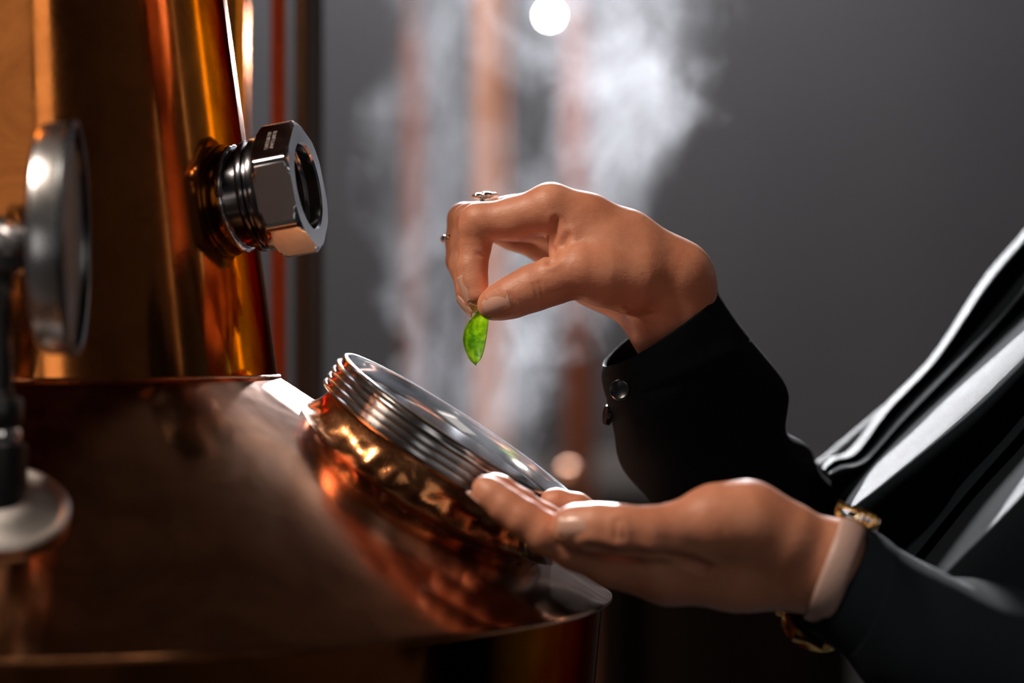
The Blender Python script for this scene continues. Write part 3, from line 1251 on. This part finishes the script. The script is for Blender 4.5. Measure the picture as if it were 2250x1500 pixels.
c1_ = [(2330, 400), (2245, 512), (2160, 612), (2050, 778), (1945, 888), (1868, 985), (1824, 1004), (1806, 1026)]
c2_ = [(2342, 410), (2258, 520), (2172, 624), (2060, 786), (1956, 898), (1885, 992), (1834, 1012), (1812, 1032)]
c3_ = [(2375, 440), (2282, 552), (2192, 660), (2076, 797), (1966, 908), (1890, 1000), (1842, 1020), (1816, 1038)]
c4_ = [(2392, 452), (2300, 572), (2212, 684), (2092, 812), (1984, 922), (1902, 1012), (1850, 1030), (1822, 1044)]
c5_ = [(2420, 500), (2316, 618), (2224, 708), (2104, 828), (1990, 938), (1900, 1036), (1856, 1082), (1836, 1112)]
c6_ = [(2440, 520), (2336, 655), (2246, 748), (2136, 862), (2030, 962), (1925, 1056), (1872, 1102), (1842, 1146)]
c7_ = [(2452, 560), (2346, 700), (2256, 800), (2150, 906), (2044, 992), (1940, 1074), (1880, 1122), (1846, 1166)]
c8_ = [(2475, 640), (2372, 752), (2276, 838), (2172, 960), (2082, 1046), (1982, 1124), (1910, 1186), (1866, 1226)]
c9_ = [(2484, 680), (2384, 786), (2284, 862), (2188, 972), (2106, 1060), (2052, 1136), (1980, 1210), (1916, 1266)]
c10_ = [(2500, 700), (2402, 812), (2302, 882), (2214, 978), (2134, 1068), (2072, 1142), (2000, 1230), (1940, 1290)]
c11_ = [(2510, 740), (2410, 850), (2310, 908), (2222, 1000), (2142, 1086), (2080, 1162), (2010, 1248), (1950, 1310)]
c12_ = [(2520, 790), (2425, 900), (2330, 975), (2244, 1068), (2172, 1142), (2112, 1204), (2050, 1270), (1990, 1340)]
c13_ = [(2532, 830), (2440, 940), (2345, 1016), (2262, 1108), (2190, 1182), (2130, 1236), (2070, 1296), (2010, 1366)]
c14_ = [(2600, 1000), (2520, 1100), (2440, 1190), (2360, 1270), (2290, 1330), (2220, 1380), (2150, 1430), (2080, 1490)]
c15_ = [(2700, 1200), (2620, 1290), (2540, 1370), (2460, 1440), (2380, 1490), (2300, 1540), (2220, 1590), (2150, 1640)]
rows = [frow(c1_, 215, 118), frow(c2_, 165, 96), frow(c3_, 172, 106), frow(c4_, 128, 86), frow(c5_, 132, 82), frow(c6_, 44, 40),
        frow(c7_, 6, 22), frow(c8_, 18, 26), frow(c9_, 24, 30), frow(c10_, -12, 6), frow(c11_, -4, 12), frow(c12_, -128, -60),
        frow(c13_, -150, -84), frow(c14_, -160, -96), frow(c15_, -166, -108)]
G0 = np.array([[A(P(*p)) for p in r] for r in rows])
G1 = np.array([catmull(list(r), 10) for r in G0])
G2 = np.array([catmull(list(G1[:, k]), 8) for k in range(G1.shape[1])]).transpose(1, 0, 2)
mR, mC, _ = G2.shape
drf = [(i * mC + k, i * mC + k + 1, (i + 1) * mC + k + 1, (i + 1) * mC + k) for i in range(mR - 1) for k in range(mC - 1)]
drv = G2.reshape(-1, 3)
add_mesh('shirt', [(trunk[0], [tuple(int(i) for i in q) for q in trunk[1]]), (drv, drf)], M_shirt, person, 80)

# right sleeve with cuff
def sleeve(name, rings, seed, amp, cuff_rings, gap):
    out, f = loft_rings(rings)
    out = fold_noise(out, amp, 5, seed)
    s = cloth_obj(name, out, f, M_shirt, person)
    co, cf = loft_rings(cuff_rings, sub=5)
    cu = cloth_obj('cuff', co, cf, M_shirt, person, 0.0016)
    return s, cu


rs = [
    chord_ring((1332, 872), (1648, 742), 26, 31.5, 2),
    chord_ring((1344, 930), (1692, 800), 32, 33, 2),
    chord_ring((1362, 990), (1722, 866), 42, 34, 2),
    chord_ring((1394, 1056), (1733, 938), 60, 37, 2),
    chord_ring((1440, 1130), (1768, 985), 90, 42),
    chord_ring((1540, 1225), (1805, 1040), 135, 48),
    chord_ring((1690, 1290), (1880, 1075), 180, 50),
    chord_ring((1880, 1300), (1980, 1010), 200, 46),
    chord_ring((2080, 1180), (2130, 840), 200, 44),
    chord_ring((2400, 900), (2400, 500), 190, 48),
]
cuffR = [
    chord_ring((1325, 803), (1575, 638), 22, 33.0, 4),
    chord_ring((1322, 822), (1593, 666), 23, 33.0, 4),
    chord_ring((1324, 846), (1618, 702), 25, 33.0, 4),
    chord_ring((1333, 876), (1650, 744), 27, 32.6, 3),
    chord_ring((1346, 900), (1664, 772), 29, 30.0, 2),
]
sleeve('sleeve', rs, 5, 0.006, cuffR, 0)
ls = [
    chord_ring((1850, 1440), (1950, 1186), -74 + LD, 34, 2),
    chord_ring((1905, 1500), (2020, 1236), -78 + LD, 38, 2),
    chord_ring((2000, 1560), (2110, 1262), -84 + LD, 42),
    chord_ring((2160, 1640), (2250, 1300), -96 + LD, 46),
    chord_ring((2360, 1720), (2480, 1340), -120 + LD, 48),
    chord_ring((2680, 1780), (2760, 1330), -160, 50),
    chord_ring((2980, 1560), (2900, 1160), -185, 50),
    chord_ring((3150, 1000), (2900, 700), -188, 50),
    chord_ring((3260, 500), (2960, 300), -188, 52),
]
cuffL = [
    chord_ring((1762, 1378), (1880, 1140), -70 + LD, 29, 4),
    chord_ring((1790, 1396), (1906, 1154), -71 + LD, 31, 4),
    chord_ring((1850, 1440), (1952, 1187), -74 + LD, 34, 3),
    chord_ring((1870, 1456), (1972, 1204), -75 + LD, 33, 2),
]
sleeve('sleeve', ls, 9, 0.004, cuffL, 0)


def disc_button(px, py, d, nrm, r=0.0046):
    c = P(px, py, d)
    o = add_mesh('button', [lathe([(0.0, -0.0012), (r, -0.0012), (r * 1.02, -0.0002), (r * 0.92, 0.0010), (r * 0.75, 0.0006), (0.0, 0.0005)], c, nrm, 32)], M_button, person)
    return o


disc_button(1362, 856, -8.5, (-0.25, -0.93, 0.2))
disc_button(1334, 912, 26, (-0.95, -0.25, 0.1))

# trousers, hair, shoes
g = lambda x, y, z: A((x, y, z)) * 1000
Ft = Field((200, -260, -10), (560, 260, 1000), 9.0)
Ft.chain([(g(.37, .07, .93), 98), (g(.37, -.07, .93), 98)], 40, 0, 60)
for s in (-1, 1):
    Ft.chain([(g(.375, .085 * s, .90), 98), (g(.365, .095 * s, .48), 68), (g(.39, .095 * s, .13), 56)], 30, 40, 60)
TV, TF = Ft.mesh()
link('trousers', from_np('trousers', relax(TV, TF, 4) / 1000, TF), M_trousers, person)
Fh = Field((280, -140, 1290), (560, 140, 1720), 6.0)
Fh.chain([(g(.44, 0, 1.615), 92), (g(.46, 0, 1.54), 70), (g(.48, 0, 1.44), 50)], 30, 0, 40)
for s in (-1, 1):
    Fh.chain([(g(.40, .070 * s, 1.63), 34), (g(.365, .088 * s, 1.55), 26), (g(.37, .092 * s, 1.42), 24), (g(.345, .085 * s, 1.33), 18)], 20, 20, 40)
HV, HF = Fh.mesh()
link('hair', from_np('hair', relax(HV, HF, 4) / 1000, HF), M_hair, person)
for s in (-1, 1):
    Fq = Field((180, 95 * s - 70, -5), (470, 95 * s + 70, 130), 6.0)
    Fq.chain([(g(.405, .095 * s, .055), 46), (g(.31, .097 * s, .045), 42), (g(.235, .10 * s, .038), 36)], 20, 0, 30)
    Fq.g = np.maximum(Fq.g, -(Fq.ax[2][None, None, :] - 4))
    QV, QF = Fq.mesh()
    link('shoe', from_np('shoe', relax(QV, QF, 3) / 1000, QF), M_shoe, person)

# ------------------------------------------------------------------ leaf
def build_leaf():
    L = [(1052, 678), (1041, 696), (1030, 708), (1021, 728), (1019, 750), (1025, 772), (1034, 790), (1045, 800)]
    R = [(1069, 676), (1072, 692), (1072, 706), (1070, 724), (1067, 745), (1062, 770), (1055, 789), (1047, 800)]
    v, f = [], []
    n = 12
    LL, RR = catmull(L, 5), catmull(R, 5)
    for i, (a, b) in enumerate(zip(LL, RR)):
        t = i / (len(LL) - 1)
        for k in range(n + 1):
            u = k / n
            px, py = a[0] + (b[0] - a[0]) * u, a[1] + (b[1] - a[1]) * u
            cup = 3.4 * (4 * u * (1 - u)) * math.sin(math.pi * min(1, t * 1.05))       # cupped, hollow to the viewer
            rib = -0.5 * math.exp(-((u - 0.42) / 0.06) ** 2)
            d = -5.0 + cup + rib - 5.0 * (t - 0.2) ** 2 + 2.2 * u
            v.append(P(px, py, d))
    m = len(LL)
    for i in range(m - 1):
        for k in range(n):
            q = i * (n + 1) + k
            f.append((q, q + 1, q + n + 2, q + n + 1))
    me = bpy.data.meshes.new('leaf')
    me.from_pydata([tuple(x) for x in v], [], f)
    bm = bmesh.new()
    bm.from_mesh(me)
    bmesh.ops.recalc_face_normals(bm, faces=bm.faces)
    bmesh.ops.solidify(bm, geom=list(bm.faces), thickness=0.0004)
    bm.to_mesh(me)
    bm.free()
    o = link('leaf', me, M_leaf)
    return tag(o, 'small cupped green leaf held between thumb and forefinger above the steam', 'leaf')


build_leaf()

# ------------------------------------------------------------------ rings
def finger_ring(c, axis, r, label, gem):
    e = empty('finger_ring', c, label, 'ring')
    a, s, t = frame_of(axis)
    add_mesh('band', [lathe([(r + 0.0007 * math.cos(w), 0.0011 * math.sin(w)) for w in np.linspace(0, 2 * math.pi, 11)], c, axis, 64)], M_silver, e)
    return e, a, s, t


c1 = P(1064, 479, 24.0)
e1, a, s, t = finger_ring(c1, A(P(1034, 484, 24)) - A(P(1120, 476, 23)), 0.0088, 'silver ring with a small leaf-shaped top on the middle finger of the upper hand', None)
# little leaf-shaped ornament
for k, (dx, sc) in enumerate(((-0.0026, 1.0), (0.0010, 1.25), (0.0040, 0.8))):
    bm = bmesh.new()
    bmesh.ops.create_uvsphere(bm, u_segments=16, v_segments=10, radius=0.0019 * sc)
    bmesh.ops.scale(bm, vec=(1.5, 1.1, 0.75), verts=bm.verts)
    bmesh.ops.translate(bm, vec=c1 + Vector((dx, -0.001 + 0.001 * k, 0.0098 + 0.0003 * k)), verts=bm.verts)
    link('ornament', from_bm('ornament', bm), M_silver, e1)
c2 = P(1013, 525, 41)
e2, a, s, t = finger_ring(c2, A(P(1013, 530, 41)) - A(P(1020, 482, 41)), 0.0070, 'slim ring with a small sparkling stone on the ring finger of the upper hand', None)
bm = bmesh.new()
bmesh.ops.create_icosphere(bm, subdivisions=2, radius=0.0018)
bmesh.ops.translate(bm, vec=c2 + Vector((-0.0076, -0.001, 0.0)), verts=bm.verts)
link('stone', from_bm('stone', bm), M_silver, e2, False)

# ------------------------------------------------------------------ wristwatch on the left wrist
wc = P(1838, 1250, -69 + LD)
wax = (P(1930, 1303, -73 + LD) - P(1740, 1230, -69 + LD)).normalized()
wax = (wax + Vector((0.0, 0.0, 0.0))).normalized()
watch = empty('wristwatch', wc, 'gold wristwatch on a blush strap, worn on the wrist of the lower hand', 'watch')
WA, WS, WT = frame_of(wax, (0, 1, 0))       # WS/WT span the wrist section


def strap_ring(h, off):
    """section of wrist + strap at axial position h (m), hugging the skin"""
    out = []
    for k in range(96):
        w = 2 * math.pi * k / 96
        e = WS * math.cos(w) + WT * math.sin(w)
        hit = bvhL.ray_cast(wc + WA * h + e * 0.06, -e)
        r = (hit[0] - (wc + WA * h)).dot(e) if hit[0] is not None else 0.02
        out.append(r)
    out = np.array(out)
    for _ in range(12):
        out = 0.5 * out + 0.25 * (np.roll(out, 1) + np.roll(out, -1))
    return [wc + WA * h + (WS * math.cos(2 * math.pi * k / 96) + WT * math.sin(2 * math.pi * k / 96)) * (out[k] + off) for k in range(96)]


hs = [-0.0056, -0.0050, -0.0036, 0.0, 0.0036, 0.0050, 0.0056]
of = [0.0006, 0.0016, 0.0022, 0.0024, 0.0022, 0.0016, 0.0006]
ringsW = [strap_ring(h, o_) for h, o_ in zip(hs, of)]
v = [p for r in ringsW for p in r]
f = [(i * 96 + k, i * 96 + (k + 1) % 96, (i + 1) * 96 + (k + 1) % 96, (i + 1) * 96 + k) for i in range(len(hs) - 1) for k in range(96)]
add_mesh('strap', [(v, f)], M_strap, watch, 60)
ring0 = strap_ring(0.0, 0.0024)
# buckle at the top of the wrist, case at its underside
top_k = max(range(96), key=lambda k: ring0[k].z)
bt = ring0[top_k]
bn = (bt - wc).normalized()
bs = WA.cross(bn).normalized()
bw, bl = 0.0078, 0.0050
loop = []
for k in range(33):
    w = 2 * math.pi * k / 32
    x = math.copysign(abs(math.cos(w)) ** 0.5, math.cos(w)) * bw
    y = math.copysign(abs(math.sin(w)) ** 0.5, math.sin(w)) * bl
    loop.append(bt + bn * 0.0012 + WA * x + bs * y)
add_mesh('buckle', [tube(loop, 0.0011, 10, False), tube([bt + bn * 0.0022 - bs * bl, bt + bn * 0.0022 + bs * bl], 0.0008, 10),
                    lathe([(0, -0.001), (0.0022, -0.001), (0.0022, 0.001), (0, 0.001)], bt + bn * 0.0026 - WA * bw, WA, 16)], M_gold, watch)
for k in range(4):
    c = ring0[(top_k + 4 + 0) % 96] + bn * 0.0010 + WA * (0.0020 + 0.0022 * k)
    add_mesh('keeper_loop', [tube([c - bs * 0.004, c + bn * 0.0006, c + bs * 0.004], 0.0008, 8)], M_strap, watch)
low_k = min(range(96), key=lambda k: ring0[k].z - 0.35 * ring0[k].y)
cb = ring0[low_k]
cn = (cb - wc).normalized()
add_mesh('case', [lathe([(0.0, 0.0), (0.0118, 0.0), (0.0134, 0.0012), (0.0137, 0.0034), (0.0132, 0.0056), (0.0120, 0.0064), (0.0112, 0.0060), (0.0, 0.0058)], cb + cn * 0.0002, cn, 64)], M_gold, watch)
add_mesh('crystal', [lathe([(0.0113, 0.0062), (0.0080, 0.0070), (0.0, 0.0074)], cb + cn * 0.0002, cn, 48)], M_gauge_glass, watch)
cside = cn.cross(WA).normalized()
add_mesh('crown', [lathe([(0.0, 0.0132), (0.0018, 0.0132), (0.0020, 0.0150), (0.0018, 0.0162), (0.0, 0.0164)], cb + cn * 0.0034, -WA, 20)], M_gold, watch)
for sgn in (-1, 1):
    c = cb + cn * 0.0016 + cside * sgn * 0.0142
    add_mesh('lug', [tube([c - WA * 0.0062, c + WA * 0.0062], 0.0018, 12)], M_gold, watch)

# ------------------------------------------------------------------ things behind
def pipe(name, px, d, r, m, label, cat, top=3.19, bend=None, group=None, bottom=0.0):
    c = P(px, 750, d)
    e = empty(name, (c.x, c.y, bottom), label, cat, group)
    add_mesh('tube', [tube([(c.x, c.y, bottom), (c.x, c.y, (bottom + top) / 2), (c.x, c.y, top)], r, 40)], m, e)
    for z in (1.62, 0.85):
        add_mesh('coupling', [lathe([(r, -0.016), (r + 0.004, -0.015), (r + 0.004, 0.015), (r, 0.016)], (c.x, c.y, z), (0, 0, 1), 40)], m, e)
    return e


# second copper column close behind the still
cc = P(440, 750, 330)
r2 = (545 - 335) / 2 / FOC * 1.64
col2 = empty('copper_column', (cc.x, cc.y, 0), 'second copper column standing behind the still, next to the dark pole', 'column')
add_mesh('shell', [lathe([(0.0, 0.0), (r2 + 0.01, 0.0), (r2 + 0.01, 0.03), (r2, 0.035), (r2, 2.2), (r2 * 0.6, 2.24), (0, 2.25)], (cc.x, cc.y, 0), (0, 0, 1), 64)], M_copper_col, col2)
for z in (0.6, 1.9):
    add_mesh('flange', [lathe([(r2, -0.012), (r2 + 0.018, -0.011), (r2 + 0.018, 0.011), (r2, 0.012)], (cc.x, cc.y, z), (0, 0, 1), 64)], M_copper_col, col2)
pipe('copper_pipe', 612, 360, 17.0 / FOC * 1.67, M_red, 'thin dark red copper pipe close beside the still column', 'pipe')
pipe('support_pole', 678, 420, 0.0085, M_black, 'dark upright steel pole behind the hexagonal nut', 'pole')
pipe('copper_pipe', 1080, 1500, 0.0170, M_copper_far, 'bright upright copper pipe seen through the steam above the hand', 'pipe')
pipe('copper_pipe', 1272, 1900, 0.0170, M_dull, 'dull reddish copper pipe behind the thumb, right of the bright one', 'pipe')
pipe('copper_pipe', 908, 2000, 0.0100, M_dull, 'faint thin copper pipe in the left part of the steam', 'pipe', bottom=0.0)
# small metal knob added far behind so its glint blurs into a disc
vb = P(1250, 1045, 1500)
vv_ = empty('glint_knob', vb, 'small round knob added far behind for its blurred glint, below the steam beside the port', 'tap')
bm = bmesh.new()
bmesh.ops.create_uvsphere(bm, u_segments=24, v_segments=12, radius=0.011)
bmesh.ops.translate(bm, vec=vb, verts=bm.verts)
link('knob', from_bm('knob', bm), M_copper_far, vv_)
add_mesh('spindle', [tube([vb, vb + Vector((0.0, 0.10, 0.0)), vb + Vector((0, 0.105, -0.2)), Vector((vb.x, vb.y + 0.11, 0))], 0.006, 12)], M_dark_metal, vv_)
# dark tank low behind
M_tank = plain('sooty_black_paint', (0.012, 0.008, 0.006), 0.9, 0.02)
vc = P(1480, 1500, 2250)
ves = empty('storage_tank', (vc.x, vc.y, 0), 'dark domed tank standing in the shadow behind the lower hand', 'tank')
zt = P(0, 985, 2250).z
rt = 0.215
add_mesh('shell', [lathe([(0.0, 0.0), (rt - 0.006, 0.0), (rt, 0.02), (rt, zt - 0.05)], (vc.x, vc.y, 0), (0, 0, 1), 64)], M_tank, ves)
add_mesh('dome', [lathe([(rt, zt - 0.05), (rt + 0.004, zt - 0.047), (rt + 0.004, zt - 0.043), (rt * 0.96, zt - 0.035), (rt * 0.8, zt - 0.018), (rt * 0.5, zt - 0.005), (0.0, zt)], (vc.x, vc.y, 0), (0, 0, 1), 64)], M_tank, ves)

# work lamp in the far part of the room
lp = LAMP.copy()
lamp = empty('spot_lamp', lp, 'small bright spot lamp glowing through the steam at the top', 'lamp')
ld = Vector((0.02, -1.0, -0.2)).normalized()
add_mesh('housing', [lathe([(0.0, -0.085), (0.006, -0.08), (0.0075, -0.05), (0.0075, 0.004), (0.0066, 0.004), (0.006, -0.004)], lp, ld, 40)], M_black, lamp)
add_mesh('bulb', [lathe([(0.006, -0.004), (0.005, 0.002), (0.0, 0.004)], lp, ld, 40)], M_lamp, lamp)
add_mesh('hanger', [tube([lp - ld * 0.06, lp - ld * 0.06 + Vector((0, 0, 0.06)), Vector((lp.x, (lp - ld * 0.06).y, RH))], 0.006, 12)], M_dark_metal, lamp)

# ------------------------------------------------------------------ steam
def build_steam():
    x0, x1 = P(620, 0, 0).x, P(1800, 0, 0).x
    z0, z1 = P(0, 1040, 0).z, P(0, -260, 0).z
    y0, y1 = -0.045, 0.195
    m = bpy.data.materials.new('steam')
    m.use_nodes = True
    nt = m.node_tree
    nt.nodes.clear()
    out = N(nt, 'ShaderNodeOutputMaterial')
    pv = N(nt, 'ShaderNodeVolumePrincipled')
    pv.inputs['Color'].default_value = (0.93, 0.94, 1.0, 1)
    pv.inputs['Density'].default_value = STEAM_DENSITY
    pv.inputs['Anisotropy'].default_value = 0.25
    nt.links.new(pv.outputs[0], out.inputs['Volume'])
    ng = bpy.data.node_groups.new('steam_field', 'GeometryNodeTree')
    ng.interface.new_socket('Geometry', in_out='OUTPUT', socket_type='NodeSocketGeometry')
    L = ng.links.new
    go = N(ng, 'NodeGroupOutput')
    vc_ = N(ng, 'GeometryNodeVolumeCube')
    vc_.inputs['Min'].default_value = (x0, y0, z0)
    vc_.inputs['Max'].default_value = (x1, y1, z1)
    vc_.inputs['Resolution X'].default_value = 236
    vc_.inputs['Resolution Y'].default_value = 58
    vc_.inputs['Resolution Z'].default_value = 260
    sm = N(ng, 'GeometryNodeSetMaterial')
    sm.inputs['Material'].default_value = m
    L(vc_.outputs[0], sm.inputs[0])
    L(sm.outputs[0], go.inputs[0])
    pos = N(ng, 'GeometryNodeInputPosition')
    sep = N(ng, 'ShaderNodeSeparateXYZ')
    L(pos.outputs[0], sep.inputs[0])

    def math_(op, a, b=None, c=None, clamp=False):
        n = N(ng, 'ShaderNodeMath', operation=op)
        n.use_clamp = clamp
        for i, q in enumerate((a, b, c)):
            if q is None:
                continue
            if isinstance(q, (int, float)):
                n.inputs[i].default_value = q
            else:
                L(q, n.inputs[i])
        return n.outputs[0]

    def curve(src, lo, hi, pts, vlo, vhi):
        """pts: (position, value) pairs"""
        mr = N(ng, 'ShaderNodeMapRange')
        mr.inputs['From Min'].default_value = lo
        mr.inputs['From Max'].default_value = hi
        L(src, mr.inputs['Value'])
        fc = N(ng, 'ShaderNodeFloatCurve')
        cu = fc.mapping.curves[0]
        q = sorted(((p - lo) / (hi - lo), (v_ - vlo) / (vhi - vlo)) for p, v_ in pts)
        while len(cu.points) < len(q):
            cu.points.new(0.5, 0.5)
        for pt, (a_, b_) in zip(cu.points, q):
            pt.location = (a_, b_)
        fc.mapping.update()
        L(mr.outputs[0], fc.inputs['Value'])
        return math_('MULTIPLY_ADD', fc.outputs[0], vhi - vlo, vlo)

    def nz(scale, detail, rough, scl, dist=0.0, off=(0, 0, 0)):
        mp = N(ng, 'ShaderNodeVectorMath', operation='MULTIPLY')
        mp.inputs[1].default_value = scl
        L(pos.outputs[0], mp.inputs[0])
        ad = N(ng, 'ShaderNodeVectorMath', operation='ADD')
        ad.inputs[1].default_value = off
        L(mp.outputs[0], ad.inputs[0])
        t = N(ng, 'ShaderNodeTexNoise')
        t.inputs['Scale'].default_value = scale
        t.inputs['Detail'].default_value = detail
        t.inputs['Roughness'].default_value = rough
        t.inputs['Distortion'].default_value = dist
        L(ad.outputs[0], t.inputs['Vector'])
        return t.outputs['Fac']

    zz = lambda py: P(0, py, 0).z
    xx = lambda px: P(px, 0, 0).x
    X, Y, Z = sep.outputs
    warp = math_('MULTIPLY', math_('SUBTRACT', nz(11, 3, 0.55, (1, 1, 0.7)), 0.5), 0.11)
    Xw = math_('ADD', X, warp)

    def plume(path, off):
        cx = curve(Z, z0, z1, [(zz(py), xx(px)) for px, py, w, s in path], x0, x1)
        wd = curve(Z, z0, z1, [(zz(py), w * 1.35 / 5012.0) for px, py, w, s in path], 0.0, 0.08)
        st = curve(Z, z0, z1, [(zz(py), s) for px, py, w, s in path], 0.0, 1.5)
        u = math_('DIVIDE', math_('SUBTRACT', Xw, cx), wd)
        cy = curve(Z, z0, z1, [(zz(1040), -0.02), (zz(980), -0.005), (zz(880), 0.02), (zz(720), 0.075), (zz(500), 0.115), (zz(200), 0.13), (zz(-260), 0.13)], -0.05, 0.2)
        dy = math_('DIVIDE', math_('SUBTRACT', Y, cy), math_('ADD', math_('MULTIPLY', wd, 0.60), 0.014))
        r2_ = math_('ADD', math_('MULTIPLY', u, u), math_('MULTIPLY', dy, dy))
        m = math_('SQRT', math_('SUBTRACT', 1.0, r2_, clamp=True))
        n1 = nz(17, 8, 0.66, (1.0, 1.0, 0.8), 0.9, off)
        n2 = nz(70, 5, 0.62, (1.0, 1.0, 0.55), 0.6, off)
        n1 = math_('ADD', n1, math_('MULTIPLY', math_('SUBTRACT', n2, 0.5), 0.35))
        q = math_('ADD', math_('MULTIPLY', m, 0.62), math_('MULTIPLY', n1, 1.15))
        q = math_('MULTIPLY', math_('SUBTRACT', q, 0.86), 1.7, clamp=True)
        return math_('MULTIPLY', math_('MULTIPLY', q, q), math_('MULTIPLY', st, 1.6))

    # px, py, half width px, strength
    right = plume([(1130, 1040, 90, 0.0), (1120, 960, 110, 0.6), (1150, 800, 160, 0.75), (1210, 640, 185, 0.7), (1290, 400, 210, 0.8), (1340, 220, 225, 1.15), (1315, 60, 255, 1.0), (1300, -240, 290, 0.8)], (0, 0, 0))
    left = plume([(990, 1040, 90, 0.0), (975, 960, 100, 0.4), (960, 800, 130, 0.5), (945, 600, 150, 0.40), (945, 360, 150, 0.32), (950, 150, 150, 0.40), (950, -60, 150, 0.36), (950, -240, 150, 0.3)], (3.1, 1.7, 0.4))
    dens = math_('ADD', right, left)
    L(dens, vc_.inputs['Density'])
    me = bpy.data.meshes.new('steam')
    o = bpy.data.objects.new('steam', me)
    COL.objects.link(o)
    me.materials.append(m)
    md = o.modifiers.new('field', 'NODES')
    md.node_group = ng
    return tag(o, 'pale steam rising in wisps from the open port past the hand', 'steam', kind='stuff')


STEAM_DENSITY = 8.0
build_steam()
